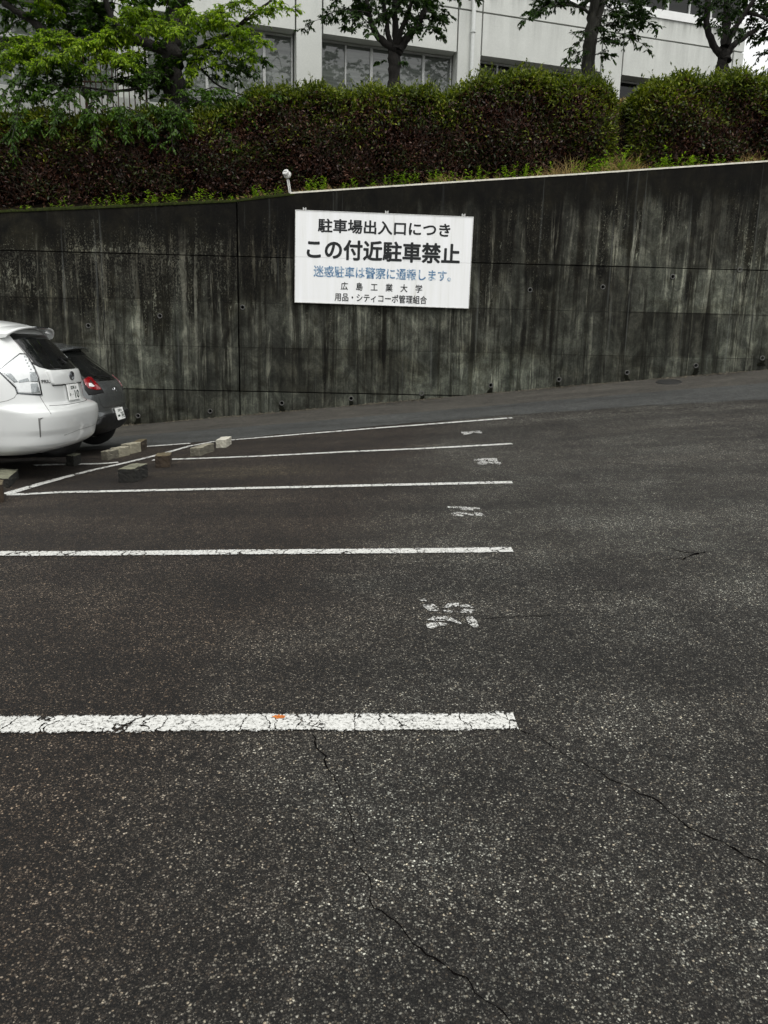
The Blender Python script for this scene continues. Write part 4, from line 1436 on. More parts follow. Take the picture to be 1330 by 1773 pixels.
for a, b, nl in [((1225, 20), (1190, 5), 70), ((1225, 25), (1210, 38), 45), ((1258, 20), (1238, 45), 55), ((1260, 40), (1280, 55), 50), ((1270, 45), (1283, 62), 40), ((1290, 20), (1310, 40), 60), ((1300, 5), (1330, 20), 80), ((1335, 30), (1302, 60), 90), ((1345, 60), (1305, 78), 90), ((1350, 85), (1312, 98), 70), ((1340, 40), (1320, 62), 70), ((1300, 30), (1296, 45), 40), ((1245, 10), (1280, 20), 70), ((1250, 0), (1230, 15), 60), ((1320, 10), (1345, 45), 80), ((1240, 40), (1250, 62), 40)]:
    T.spray(A(*a, Y - RNG.uniform(0, .4)), A(*b, Y - RNG.uniform(-.2, .7)), int(nl * 1.4), 0.24, 0.075, 0.018, 'b', 0.3)
T.cloud(A(1260, -40, Y), (1.3, 1.2, 0.45), 30, 44, 0.4, 0.09, 0.025, 'b')
T.cloud(A(1340, 0, Y), (0.6, 0.9, 0.5), 18, 44, 0.35, 0.09, 0.025, 'b')
T.cloud(A(1270, -130, Y), (2.2, 1.8, 0.9), 40, 44, 0.48, 0.10, 0.027, 'b')
T.done(M_BARK, {'b': M_LEAF_B})

# big leafy tree at the left, ivy on its trunk
Y = 17.9
T = Tree('dogwood_tree', A(305, 230, Y), 'big leafy tree with bright green drooping leaves at the left', 'trees between hedge and building')
T.limb([A(308, 260, Y), A(306, 165, Y), A(300, 115, Y), A(296, 80, Y), A(302, 40, Y), A(310, -20, Y), A(312, -100, Y)], 0.26, 0.15)
T.limb([A(296, 95, Y), A(255, 72, Y - .1), A(200, 66, Y - .2), A(120, 72, Y - .3), A(30, 72, Y - .3), A(-60, 68, Y - .3)], 0.12, 0.05)
T.limb([A(245, 70, Y), A(212, 52, Y - .1), A(190, 25, Y - .1), A(172, -30, Y - .1)], 0.09, 0.05)
T.limb([A(95, 72, Y - .2), A(70, 48, Y - .2), A(40, 25, Y - .2), A(5, 5, Y - .2)], 0.085, 0.06)
T.limb([A(300, 100, Y), A(345, 85, Y - .5), A(395, 60, Y - .9), A(435, 28, Y - 1.1), A(470, 0, Y - 1.2)], 0.06, 0.02)
T.limb([A(310, 95, Y), A(345, 115, Y - .4), A(375, 148, Y - .8), A(420, 165, Y - 1.0)], 0.04, 0.01, 6)
T.limb([A(300, 120, Y), A(250, 150, Y - .8), A(200, 160, Y - 1.3), A(140, 150, Y - 1.6)], 0.05, 0.015, 6)
T.limb([A(298, 75, Y), A(270, 40, Y - .5), A(235, 20, Y - 1.0)], 0.05, 0.015, 6)
# upper sprays, in the lit leaf colour
for a, b, nl, y0, y1 in [((290, 50), (200, 38), 150, .4, 1.4), ((280, 40), (215, 20), 120, .4, 1.5), ((300, 50), (250, 48), 120, .8, 1.8), ((310, 40), (330, 22), 110, .5, 1.6), ((320, 50), (300, 60), 110, .9, 1.9), ((330, 45), (395, 25), 140, .6, 1.5), ((340, 60), (410, 50), 150, .6, 1.7), ((360, 70), (400, 90), 130, .6, 1.6), ((390, 60), (462, 78), 140, .9, 1.7), ((400, 70), (440, 100), 110, .9, 1.7), ((410, 45), (470, 15), 80, 1.0, 1.5), ((440, 30), (515, 18), 40, 1.1, 1.5), ((330, 90), (380, 115), 110, .5, 1.4), ((340, 100), (330, 130), 90, .6, 1.3), ((370, 30), (430, 5), 90, .7, 1.4), ((250, 72), (160, 75), 160, .6, 1.6), ((220, 75), (125, 85), 170, .8, 1.9), ((200, 85), (100, 98), 170, .9, 1.9), ((160, 80), (70, 78), 150, .8, 1.7), ((100, 85), (20, 90), 150, .7, 1.6), ((80, 100), (0, 102), 150, .8, 1.7), ((60, 75), (25, 70), 90, .5, 1.4), ((210, 95), (150, 118), 130, .9, 1.8), ((180, 100), (215, 108), 110, .9, 1.8), ((120, 105), (60, 120), 120, .8, 1.7), ((40, 90), (-20, 80), 90, .6, 1.4), ((255, 100), (205, 105), 110, .6, 1.6)]:
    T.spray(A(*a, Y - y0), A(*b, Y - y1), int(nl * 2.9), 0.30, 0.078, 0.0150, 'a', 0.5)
# lower sprays that hang in front of the hedge, in the shaded leaf colour
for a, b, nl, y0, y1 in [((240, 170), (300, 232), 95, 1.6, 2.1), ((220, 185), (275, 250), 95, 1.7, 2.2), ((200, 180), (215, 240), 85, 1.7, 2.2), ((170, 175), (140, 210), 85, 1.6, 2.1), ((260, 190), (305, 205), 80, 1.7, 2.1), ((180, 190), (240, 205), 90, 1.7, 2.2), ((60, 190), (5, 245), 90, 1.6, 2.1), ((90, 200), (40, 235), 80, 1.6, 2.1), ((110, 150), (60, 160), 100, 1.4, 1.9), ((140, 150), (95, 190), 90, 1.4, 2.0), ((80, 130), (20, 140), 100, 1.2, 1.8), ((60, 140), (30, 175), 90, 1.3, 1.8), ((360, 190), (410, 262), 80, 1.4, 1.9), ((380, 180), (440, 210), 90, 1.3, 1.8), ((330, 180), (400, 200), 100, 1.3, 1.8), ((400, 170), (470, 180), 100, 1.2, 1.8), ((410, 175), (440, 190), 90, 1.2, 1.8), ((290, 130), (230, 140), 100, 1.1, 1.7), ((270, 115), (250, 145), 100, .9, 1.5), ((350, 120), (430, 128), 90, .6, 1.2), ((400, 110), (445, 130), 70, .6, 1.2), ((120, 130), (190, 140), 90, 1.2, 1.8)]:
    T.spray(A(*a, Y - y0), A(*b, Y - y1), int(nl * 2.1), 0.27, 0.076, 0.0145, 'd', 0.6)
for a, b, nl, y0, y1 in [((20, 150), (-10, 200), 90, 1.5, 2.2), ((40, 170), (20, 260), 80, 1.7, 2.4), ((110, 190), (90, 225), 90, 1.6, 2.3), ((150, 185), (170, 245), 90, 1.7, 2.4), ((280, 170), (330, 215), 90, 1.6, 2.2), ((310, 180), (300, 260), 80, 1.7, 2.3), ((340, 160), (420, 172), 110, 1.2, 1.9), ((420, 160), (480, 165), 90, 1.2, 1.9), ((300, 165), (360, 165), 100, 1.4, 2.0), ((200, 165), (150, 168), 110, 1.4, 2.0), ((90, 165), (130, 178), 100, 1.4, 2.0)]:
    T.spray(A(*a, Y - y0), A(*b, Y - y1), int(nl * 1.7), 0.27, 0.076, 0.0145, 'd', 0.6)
for a, b, nl, y0, y1 in [((150, 110), (60, 112), 130, 1.0, 1.9), ((70, 110), (-10, 120), 120, 1.0, 1.9), ((190, 110), (240, 118), 100, 1.0, 1.7), ((250, 60), (180, 58), 120, .6, 1.5), ((130, 60), (60, 66), 100, .6, 1.5)]:
    T.spray(A(*a, Y - y0), A(*b, Y - y1), int(nl * 2.4), 0.30, 0.078, 0.0150, 'a', 0.5)
# inner crown and ivy round the trunk, in the shaded leaf colour
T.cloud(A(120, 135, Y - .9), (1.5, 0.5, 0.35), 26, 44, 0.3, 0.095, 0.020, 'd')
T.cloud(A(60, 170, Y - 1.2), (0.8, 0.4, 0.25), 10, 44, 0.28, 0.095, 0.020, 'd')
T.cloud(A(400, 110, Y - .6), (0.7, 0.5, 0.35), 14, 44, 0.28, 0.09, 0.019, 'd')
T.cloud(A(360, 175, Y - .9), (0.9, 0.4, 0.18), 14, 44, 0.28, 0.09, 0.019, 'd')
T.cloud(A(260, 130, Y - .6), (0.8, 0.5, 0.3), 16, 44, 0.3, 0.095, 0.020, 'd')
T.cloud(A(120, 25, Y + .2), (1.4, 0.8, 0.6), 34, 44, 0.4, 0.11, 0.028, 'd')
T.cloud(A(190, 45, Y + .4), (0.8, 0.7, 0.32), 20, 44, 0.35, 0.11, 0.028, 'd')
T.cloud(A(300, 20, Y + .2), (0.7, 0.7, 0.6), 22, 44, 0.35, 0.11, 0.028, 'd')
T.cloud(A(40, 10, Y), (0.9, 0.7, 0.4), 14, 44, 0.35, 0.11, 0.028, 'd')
T.cloud(A(250, -90, Y - .3), (3.4, 2.0, 1.0), 70, 44, 0.5, 0.12, 0.03, 'a')
T.cloud(A(0, -60, Y - .3), (1.8, 1.6, 0.8), 30, 44, 0.5, 0.12, 0.03, 'a')
for _ in range(46):
    a_ = RNG.uniform(0, 2 * math.pi)
    c_ = A(305 + 3 * math.cos(a_), RNG.uniform(40, 180), Y) + np.array([0.25 * math.cos(a_), 0.25 * math.sin(a_), 0])
    T.spray(c_, c_ + np.array([0.12 * math.cos(a_), 0.12 * math.sin(a_), -0.15]), 22, 0.16, 0.07, 0.022, 'd', 0.5, 0.004)
T.done(M_BARK, {'a': M_LEAF_A, 'd': M_LEAF_D})

# dark globe hanging among the leaves
c = A(150, 160, 16.9)
gE = empty('globe_lamp', (c[0], c[1], float(bank(c[0], 16.9))))
tag(gE, 'small dark round globe on a thin pole among the leaves at the left', 'globe')
m = MB()
m.lathe([(0.001, -0.11)] + [(0.11 * math.sin(a), -0.11 * math.cos(a)) for a in np.linspace(0.15, 3.0, 14)] + [(0.001, 0.11)], c, np.array([0, 0, 1.]), np.array([1., 0, 0]), 24)
m.build('globe', plain('dark_globe', (0.012, 0.014, 0.008), 0.4), gE, smooth=True)
m = MB()
m.tube([(c[0], c[1], float(bank(c[0], 16.9))), (c[0], c[1], c[2] - 0.10)], 0.02, 8)
m.build('pole', M_RUST, gE)

# ------------------------------------------------------------------ wheel stop blocks


def block_mat(name, a, b, moss=None):  # moss: a paler tone for upward faces, broken up by noise
    k = NT(name)
    co = k.obj()
    n1 = k.noise(co, 9, 6, 0.7)
    n2 = k.noise(co, 90, 3, 0.7)
    col = k.ramp(k.mix(0.35, n1, n2), [(0.32, a), (0.66, b)])
    if moss:
        nrm = k.sep(k.n('ShaderNodeNewGeometry', out=1))
        col = k.mix(k.math('MULTIPLY', k.ramp(nrm.outputs[2], [(0.3, 0.0), (0.8, 0.75)]), k.ramp(n1, [(0.3, 0.3), (0.6, 1.0)])), col, moss)
    k.p(Base_Color=col, Roughness=0.95)
    k.bump(k.mix(0.5, n1, n2), 0.7, 0.012)
    return k.m


MB_BLK = block_mat('block_black_mossy', (0.0015, 0.0015, 0.0012), (0.016, 0.0155, 0.012), (0.24, 0.24, 0.165))
MB_BRN = block_mat('block_brown', (0.008, 0.005, 0.003), (0.05, 0.034, 0.02), (0.17, 0.14, 0.075))
MB_GRY = block_mat('block_grey', (0.05, 0.047, 0.035), (0.16, 0.148, 0.112), (0.30, 0.28, 0.21))
MB_PAL = block_mat('block_pale', (0.22, 0.21, 0.17), (0.5, 0.48, 0.40), (0.6, 0.58, 0.5))
MB_YEL = block_mat('block_yellowish', (0.15, 0.14, 0.10), (0.30, 0.28, 0.205), (0.38, 0.355, 0.27))


def block(p1, p2, p3, h, mat, lab, l_min=0.0):
    """p1-p2 the near end on the ground, p3 the far end of the right long side (all points of the photo)"""
    a, b, c_ = at(*p1), at(*p2), at(*p3)
    e1 = (a - b)[:2]
    e2 = (c_ - b)[:2]
    if np.linalg.norm(e2) >= np.linalg.norm(e1):
        u = e2 / np.linalg.norm(e2)
        w = e1 - u * (e1 @ u)
        e1 = w
    else:
        u = e1 / np.linalg.norm(e1)
        e2 = e2 - u * (e2 @ u)
    if np.linalg.norm(e2) < l_min:
        e2 = e2 / np.linalg.norm(e2) * l_min
    ctr = b[:2] + (e1 + e2) / 2
    zc = [float(gz(*(b[:2] + d_))) for d_ in (e1 * 0, e1, e2, e1 + e2)]
    E_ = None
    m = MB()
    fp = [b[:2], b[:2] + e1, b[:2] + e1 + e2, b[:2] + e2]
    zz = [float(gz(*q)) for q in fp]
    vs = [(q[0], q[1], z - 0.004) for q, z in zip(fp, zz)] + [(q[0], q[1], z + h) for q, z in zip(fp, zz)]
    m.add(vs, [(0, 1, 2, 3), (4, 7, 6, 5), (0, 4, 5, 1), (1, 5, 6, 2), (2, 6, 7, 3), (3, 7, 4, 0)])
    ob = m.build('wheel_stop_block', mat)
    o = Vector((ctr[0], ctr[1], min(zz)))
    for v in ob.data.vertices:
        v.co -= o
    ob.location = o
    fixn(ob, 0.010)
    bm_ = bmesh.new()
    bm_.from_mesh(ob.data)
    bmesh.ops.subdivide_edges(bm_, edges=[e for e in bm_.edges if e.calc_length() > 0.05], cuts=5, use_grid_fill=True)
    for v in bm_.verts:
        v.co += Vector(RNG.normal(0, 0.0022, 3))
    bm_.to_mesh(ob.data)
    bm_.free()
    tag(ob, lab, 'concrete block', 'concrete blocks used as wheel stops')
    print('block', lab[:30], np.round(np.linalg.norm(e1), 2), np.round(np.linalg.norm(e2), 2))
    return ob


block((200.6, 838), (234, 835.5), (256.5, 825), 0.155, MB_BLK, 'black mossy block, nearest of the loose blocks in the open bay')
block((268.7, 811), (295, 809), (297.6, 804), 0.155, MB_BRN, 'brown upright block standing end-on where two white lines meet', 0.3)
block((330, 790), (346, 790), (371, 781), 0.115, MB_GRY, 'long grey block with a dark end, just left of the small pale block')
block((377.7, 773.5), (392, 775), (401, 769), 0.12, MB_PAL, 'small pale block with a bright side, farthest right of the blocks')
block((172, 797), (187, 797), (206, 792.5), 0.12, MB_GRY, 'grey block at the near end of the row behind the grey car')
block((195, 791), (206.5, 792.3), (225, 788), 0.13, MB_YEL, 'yellowish block second in the row behind the grey car')
block((216, 785), (226, 786.5), (244.6, 782), 0.145, MB_YEL, 'yellowish block third in the row, with a dark gap before it')
block((236, 779.5), (245.2, 781.5), (255, 776), 0.145, MB_BRN, 'dark sided block at the far end of the row behind the grey car')
block((-14, 870), (6.5, 870), (8, 862), 0.175, MB_BRN, 'rusty brown block cut by the left edge of the picture', 0.3)
block((-22, 842), (15, 845), (33, 828), 0.10, MB_BLK, 'dark flat block beneath the rear of the white car, by the near wheel')
block((110, 808), (128, 807.5), (141, 803), 0.135, MB_BLK, 'dark block beneath the white car in front of its far rear wheel')

# ------------------------------------------------------------------ cars


def pchip(x, y, q):
    x, y = np.array(x, float), np.array(y, float)
    h = np.diff(x)
    d = np.diff(y) / h
    mm = np.zeros_like(y)
    for i in range(1, len(x) - 1):
        if d[i - 1] * d[i] > 0:
            w1, w2 = 2 * h[i] + h[i - 1], h[i] + 2 * h[i - 1]
            mm[i] = (w1 + w2) / (w1 / d[i - 1] + w2 / d[i])
    mm[0], mm[-1] = d[0], d[-1]
    i = np.clip(np.searchsorted(x, q) - 1, 0, len(x) - 2)
    t = (q - x[i]) / h[i]
    return ((2 * t ** 3 - 3 * t ** 2 + 1) * y[i] + (t ** 3 - 2 * t ** 2 + t) * h[i] * mm[i] + (-2 * t ** 3 + 3 * t ** 2) * y[i + 1] + (t ** 3 - t ** 2) * h[i] * mm[i + 1])


class Car:
    """car-local axes: +x points out of the tail, tail tip near x = 0; y across; z up"""

    def __init__(self, name, lab, loc, rz, prof, paint, axles, wheel_r, size=1.0):
        self.E = empty(name, loc, rz)
        self.E.scale = (size,) * 3
        tag(self.E, lab, 'car', 'cars parked at the left')
        self.M = Matrix.Translation(Vector([float(a) for a in loc])) @ Matrix.Rotation(rz, 4, 'Z') @ Matrix.Scale(size, 4)
        self.Mi = self.M.inverted()
        z, R, Fx, W, D, nn_ = [np.array(c_, float) for c_ in zip(*prof)]
        zq = np.unique(np.concatenate([np.linspace(z[0], z[-1], 64), z]))
        Rq, Fq, Wq, Dq, Nq = [pchip(z, c_, zq) for c_ in (R, Fx, W, D, nn_)]
        th = np.linspace(0, math.pi / 2, 26)
        rings = []
        for zi, r, f, w, d, n_ in zip(zq, Rq, Fq, Wq, Dq, Nq):
            xr = r - d * (1 - np.cos(th) ** (2 / n_))
            yr = w * np.sin(th) ** (2 / n_)
            df = min(d * 1.3, (r - d - f) * 0.9)
            xs_ = np.linspace(r - d, f + df, 30)[1:-1]
            xf = f + df * (1 - np.cos(th[::-1]) ** (2 / 2.4))
            yf = w * np.sin(th[::-1]) ** (2 / 2.4)
            hx_ = np.concatenate([xr, xs_, xf])
            hy_ = np.concatenate([yr, np.full(len(xs_), w), yf])
            full = np.concatenate([np.stack([hx_, -hy_], 1), np.stack([hx_[-2:0:-1], hy_[-2:0:-1]], 1)])
            rings.append(np.column_stack([full, np.full(len(full), zi)]))
        R_ = np.array(rings)
        nz_, npn = R_.shape[:2]
        vs = R_.reshape(-1, 3)
        fs = []
        for i in range(nz_ - 1):
            for j in range(npn):
                j2 = (j + 1) % npn
                q = (i * npn + j, (i + 1) * npn + j, (i + 1) * npn + j2, i * npn + j2)
                c_ = vs[list(q)].mean(0)
                if abs(c_[1]) > 0.55 and any((c_[0] - ax_) ** 2 + (c_[2] - wheel_r) ** 2 < (wheel_r + 0.045) ** 2 for ax_ in axles):
                    continue
                fs.append(q)
        full_f = [(i * npn + j, (i + 1) * npn + j, (i + 1) * npn + (j + 1) % npn, i * npn + (j + 1) % npn) for i in range(nz_ - 1) for j in range(npn)]
        self.bvh = BVHTree.FromPolygons([Vector(p) for p in vs], full_f)
        m = MB()
        m.add(vs, fs + [tuple((nz_ - 1) * npn + j for j in range(npn))])
        self.body = m.build('body', paint, self.E, smooth=True, world=False)
        fixn(self.body)
        # dark floor and wheel wells
        m = MB()
        w0 = Wq[0]
        m.box((F_(Fq) + 0.5, -w0 + 0.2, z[0] + 0.02), (R[0] - 0.25, w0 - 0.2, z[0] + 0.35))
        fixn(m.build('underbody', M_DARKIN, self.E, world=False))
        for ax_ in axles:
            for sy in (-1, 1):
                self.wheel(ax_, sy, W.max(), wheel_r)

    def wheel(self, ax_, sy, w, r):
        o = np.array([ax_, sy * (w - 0.235), r])
        a = np.array([0, sy, 0.])
        m = MB()
        m.lathe([(0.19, 0.0), (r - 0.03, 0.0), (r - 0.006, 0.02), (r, 0.05), (r, 0.15), (r - 0.006, 0.18), (r - 0.03, 0.205), (0.205, 0.21), (0.20, 0.18)], o, a, np.array([1., 0, 0]), 40)
        t = m.build('wheel', M_TYRE, self.E, smooth=True, world=False)
        m = MB()
        m.lathe([(0.2, 0.02), (0.2, 0.19), (0.19, 0.2), (0.18, 0.17)], o, a, np.array([1., 0, 0]), 36)
        for k_ in range(5):
            an = 2 * math.pi * k_ / 5
            u = np.array([math.cos(an), 0, math.sin(an)])
            v = np.array([-math.sin(an), 0, math.cos(an)])
            q = []
            for rr_, hw in ((0.03, 0.03), (0.19, 0.022)):
                for s_ in (-1, 1):
                    for d_ in (0.15, 0.185):
                        q.append(o + u * rr_ + v * s_ * hw + a * d_)
            m.add(q, [(0, 1, 3, 2), (4, 6, 7, 5), (0, 4, 5, 1), (2, 3, 7, 6), (1, 5, 7, 3), (0, 2, 6, 4)])
        m.lathe([(0.001, 0.19), (0.05, 0.187), (0.055, 0.15)], o, a, np.array([1., 0, 0]), 20)
        m.build('rim', M_ALLOY, t, world=False)
        m = MB()
        m.lathe([(0.001, 0.09), (0.19, 0.09)], o, a, np.array([1., 0, 0]), 24)
        m.build('brake_disc', M_DARKIN, t, world=False)
        # arch lining
        m = MB()
        R2 = r + 0.05
        th = np.linspace(-0.15, math.pi + 0.15, 24)
        P = np.zeros((24, 2, 3))
        for i, t_ in enumerate(th):
            for j, y in enumerate((sy * (w - 0.32), sy * (w - 0.035))):
                P[i, j] = (ax_ + R2 * math.cos(t_), y, r + R2 * math.sin(t_))
        m.grid(P)
        m.build('wheel_arch', M_PLAST, self.E, smooth=True, world=False)
        m = MB()
        P = np.zeros((24, 5, 3))
        for i, t_ in enumerate(np.linspace(-0.02, math.pi + 0.02, 24)):
            for j, (rr_, yy_) in enumerate(((r + 0.042, w - 0.09), (r + 0.038, w + 0.004), (r + 0.055, w + 0.012), (r + 0.085, w + 0.006), (r + 0.10, w - 0.05))):
                P[i, j] = (ax_ + rr_ * math.cos(t_), sy * yy_, r + rr_ * math.sin(t_))
        m.grid(P)
        m.build('arch_trim', M_PLAST, self.E, smooth=True, world=False)

    def pix(self, px, py):
        """where the line of sight through a photo point meets the body (car-local point, normal)"""
        o = self.Mi @ Vector(CAM)
        d = (self.Mi.to_3x3() @ Vector(ray(px, py))).normalized()
        h = self.bvh.ray_cast(o, d)
        return (np.array(h[0]), np.array(h[1])) if h[0] is not None else (None, None)

    def onbody(self, y, z):
        """point of the tail surface at across y, height z"""
        h = self.bvh.ray_cast(Vector((3, y, z)), Vector((-1, 0, 0)))
        return (np.array(h[0]), np.array(h[1])) if h[0] is not None else (None, None)

    def side(self, x, z, s):
        h = self.bvh.ray_cast(Vector((x, 3 * s, z)), Vector((0, -s, 0)))
        return (np.array(h[0]), np.array(h[1])) if h[0] is not None else (None, None)

    def patch(self, name, poly, mat, off=0.004, thick=0.006, n=22, hit=None, mirror=False, parent=None, smooth=True, relief=0.0):
        """a shaped piece laid on the body: polygon (any plane coordinates), each point found by hit()"""
        hit = hit or self.pix
        poly = [tuple(p) for p in poly]
        # triangulate finely inside the polygon
        bm_ = bmesh.new()
        dense = []
        for (a, b) in zip(poly, poly[1:] + poly[:1]):
            for i in range(4):
                dense.append((a[0] + (b[0] - a[0]) * i / 4, a[1] + (b[1] - a[1]) * i / 4))
        vv = [bm_.verts.new((p[0], p[1], 0)) for p in dense]
        bm_.faces.new(vv)
        xs_, ys_ = [p[0] for p in dense], [p[1] for p in dense]
        for k_ in range(1, n):
            for axis in (0, 1):
                lo, hi = (min(xs_), max(xs_)) if axis == 0 else (min(ys_), max(ys_))
                co = Vector((lo + (hi - lo) * k_ / n, 0, 0)) if axis == 0 else Vector((0, lo + (hi - lo) * k_ / n, 0))
                no = Vector((1, 0, 0)) if axis == 0 else Vector((0, 1, 0))
                bmesh.ops.bisect_plane(bm_, geom=bm_.verts[:] + bm_.edges[:] + bm_.faces[:], plane_co=co, plane_no=no, dist=1e-6)
        bm_.verts.ensure_lookup_table()
        bm_.verts.index_update()
        pos, ok = [], []
        for v in bm_.verts:
            p, nr = hit(v.co.x, v.co.y)
            ok.append(p is not None)
            pos.append((p, nr))
        faces = [[v.index for v in f.verts] for f in bm_.faces if all(ok[v.index] for v in f.verts)]
        bedge = {}
        for f in faces:
            for a, b in zip(f, f[1:] + f[:1]):
                bedge[(a, b)] = bedge.get((a, b), 0) + 1
        bm_.free()
        made = []
        for sgn in ((1, -1) if mirror else (1,)):
            top, bot = [], []
            for (p, nr), o_ in zip(pos, ok):
                if not o_:
                    top.append((0, 0, 0)); bot.append((0, 0, 0)); continue
                if nr @ np.array([1, np.sign(p[1]) * 0.3, 0.3]) < 0:
                    nr = -nr
                t_ = p + nr * (off + relief)
                b_ = p + nr * (off - thick)
                if sgn < 0:
                    t_, b_ = t_ * [1, -1, 1], b_ * [1, -1, 1]
                top.append(t_); bot.append(b_)
            nv = len(top)
            m = MB()
            fs = [tuple(f) for f in faces]
            fs += [(a, b, b + nv, a + nv) for (a, b) in bedge if (b, a) not in bedge]
            m.add(top + bot, fs)
            m2 = m.build(name, mat, parent or self.E, world=False, smooth=smooth)
            used = set(i for f in fs for i in f)
            bm_ = bmesh.new()
            bm_.from_mesh(m2.data)
            bm_.verts.ensure_lookup_table()
            bmesh.ops.delete(bm_, geom=[v for v in bm_.verts if not v.link_faces], context='VERTS')
            bmesh.ops.recalc_face_normals(bm_, faces=bm_.faces)
            ctr = Vector((-1.5, 0, 0.8))
            bm_.to_mesh(m2.data)
            bm_.free()
            if smooth:
                for e in m2.data.edges:
                    pass
            made.append(m2)
        return made

    def line(self, name, pts, mat, r=0.003, hit=None, mirror=False, parent=None, off=0.0, n=8):
        hit = hit or self.pix
        q = []
        for a, b in zip(pts[:-1], pts[1:]):
            for i in range(n):
                p, nr = hit(a[0] + (b[0] - a[0]) * i / n, a[1] + (b[1] - a[1]) * i / n)
                if p is not None:
                    q.append(p + nr * off)
        p, nr = hit(*pts[-1])
        if p is not None:
            q.append(p + nr * off)
        out = []
        for s_ in ((1, -1) if mirror else (1,)):
            m = MB()
            m.tube([p * [1, s_, 1] for p in q], r, 6)
            out.append(m.build(name, mat, parent or self.E, world=False, smooth=True))
        return out

    def plate(self, y, z, tilt, top, bot, out=0.02):
        p, nr = self.onbody(y, z)
        u = np.array([0, 1., 0])
        v = np.array([-math.sin(tilt), 0, math.cos(tilt)])
        w = np.array([math.cos(tilt), 0, math.sin(tilt)])
        o = p + w * out
        f = lambda q: tuple(o + u * q[0] + v * q[1] + w * q[2])
        m = MB()
        m.box((-0.165, -0.0825, -0.012), (0.165, 0.0825, 0.0), f)
        pl = fixn(m.build('number_plate', M_PLATE, self.E, world=False), 0.003)
        for body, uu, vv, ww, hh in ((top, 0, 0.047, 0.17, 0.040), (bot[0], -0.09, -0.025, 0.11, 0.03), (bot[1], 0.075, -0.025, 0.13, 0.085)):
            me = text_mesh(body, 0.1, 0.0022)
            co = np.array([q.co for q in me.vertices])
            lo, hi = co.min(0), co.max(0)
            for q, c_ in zip(me.vertices, co):
                q.co = f(((c_[0] - (lo[0] + hi[0]) / 2) * ww / (hi[0] - lo[0]) + uu, (c_[1] - (lo[1] + hi[1]) / 2) * hh / max(1e-6, hi[1] - lo[1]) + vv, 0.002))
            me.update()
            link('lettering', me, M_GREEN, pl)
        return pl


def F_(f): return float(np.max(f))


def car_paint(name, col, metal=0.0, rough=0.28, dirt=0.08):
    k = NT(name)
    co = k.obj()
    nz = k.noise(co, 5, 4)
    k.p(Base_Color=k.ramp(nz, [(0.3, tuple(c * (1 - dirt) for c in col)), (0.7, col)]), Roughness=rough, Metallic=metal)
    k.b.inputs['Coat Weight'].default_value = 0.8
    k.b.inputs['Coat Roughness'].default_value = 0.03
    fl = k.n('ShaderNodeTexNoise', {'Vector': co, 'Scale': 900.0}, out=0)
    return k.m


M_TYRE = plain('tyre_rubber', (0.012, 0.012, 0.012), 0.85, 0.3, var=0.3)
M_ALLOY = plain('alloy', (0.35, 0.36, 0.37), 0.35, 0.5, 0.8, var=0.1)
M_PLAST = plain('black_plastic', (0.005, 0.005, 0.0055), 0.5, 0.35, var=0.2)
M_PLATE = plain('plate_white', (0.78, 0.79, 0.77), 0.5, 0.4, var=0.05)
M_GREEN = plain('plate_lettering', (0.012, 0.028, 0.02), 0.6, 0.3)
M_CGLASS = glass_mat('car_glass', (0.010, 0.011, 0.011), 0.015, 0.5)
M_WHITEP = car_paint('pearl_white', (0.66, 0.675, 0.665), 0.0, 0.3, 0.03)
M_GREYP = car_paint('gunmetal', (0.13, 0.138, 0.14), 0.6, 0.25, 0.1)
M_SEAM = plain('panel_gap', (0.02, 0.02, 0.02), 0.8, 0.1)
M_SEAML = plain('panel_gap_pale', (0.16, 0.16, 0.155), 0.8, 0.1)
M_CHROME = plain('chrome', (0.62, 0.63, 0.64), 0.12, 0.5, 1.0, var=0.05)
M_DCHROME = plain('dark_chrome', (0.16, 0.17, 0.18), 0.2, 0.5, 0.9, var=0.1)
M_LENS = plain('clear_lens', (0.72, 0.74, 0.74), 0.05, 0.6, 0.1, var=0.06, scale=30, coat=1.0)
M_LENSG = plain('grey_lens', (0.30, 0.325, 0.33), 0.05, 0.6, 0.3, var=0.35, scale=70, coat=1.0)
M_RED = plain('red_lens', (0.20, 0.004, 0.008), 0.08, 0.6, var=0.25, scale=30, coat=1.0)


def E_car_white():
    #       z     R      F      W     D     n
    prof = [(0.22, -0.26, -4.15, 0.76, 0.50, 2.9), (0.27, -0.11, -4.36, 0.825, 0.50, 2.9), (0.33, -0.045, -4.45, 0.85, 0.48, 2.9), (0.42, -0.025, -4.5, 0.862, 0.48, 2.9),
            (0.48, -0.012, -4.52, 0.872, 0.47, 3.0), (0.60, 0.0, -4.52, 0.882, 0.47, 3.0), (0.655, -0.01, -4.5, 0.885, 0.48, 3.0), (0.685, -0.045, -4.48, 0.886, 0.54, 2.8), (0.705, -0.105, -4.46, 0.886, 0.58, 2.7),
            (0.74, -0.125, -4.42, 0.887, 0.60, 2.6), (0.82, -0.135, -4.32, 0.885, 0.60, 2.6), (0.95, -0.15, -4.05, 0.875, 0.60, 2.6), (1.02, -0.165, -3.75, 0.86, 0.60, 2.6), (1.08, -0.20, -3.45, 0.842, 0.60, 2.6),
            (1.20, -0.295, -3.1, 0.795, 0.58, 2.6), (1.33, -0.405, -2.75, 0.735, 0.56, 2.6), (1.43, -0.50, -2.45, 0.68, 0.54, 2.6), (1.50, -0.60, -2.2, 0.62, 0.56, 2.5), (1.54, -0.80, -2.0, 0.54, 0.6, 2.4), (1.565, -1.15, -1.8, 0.38, 0.4, 2.2), (1.572, -1.4, -1.6, 0.1, 0.1, 2.0)]
    return prof


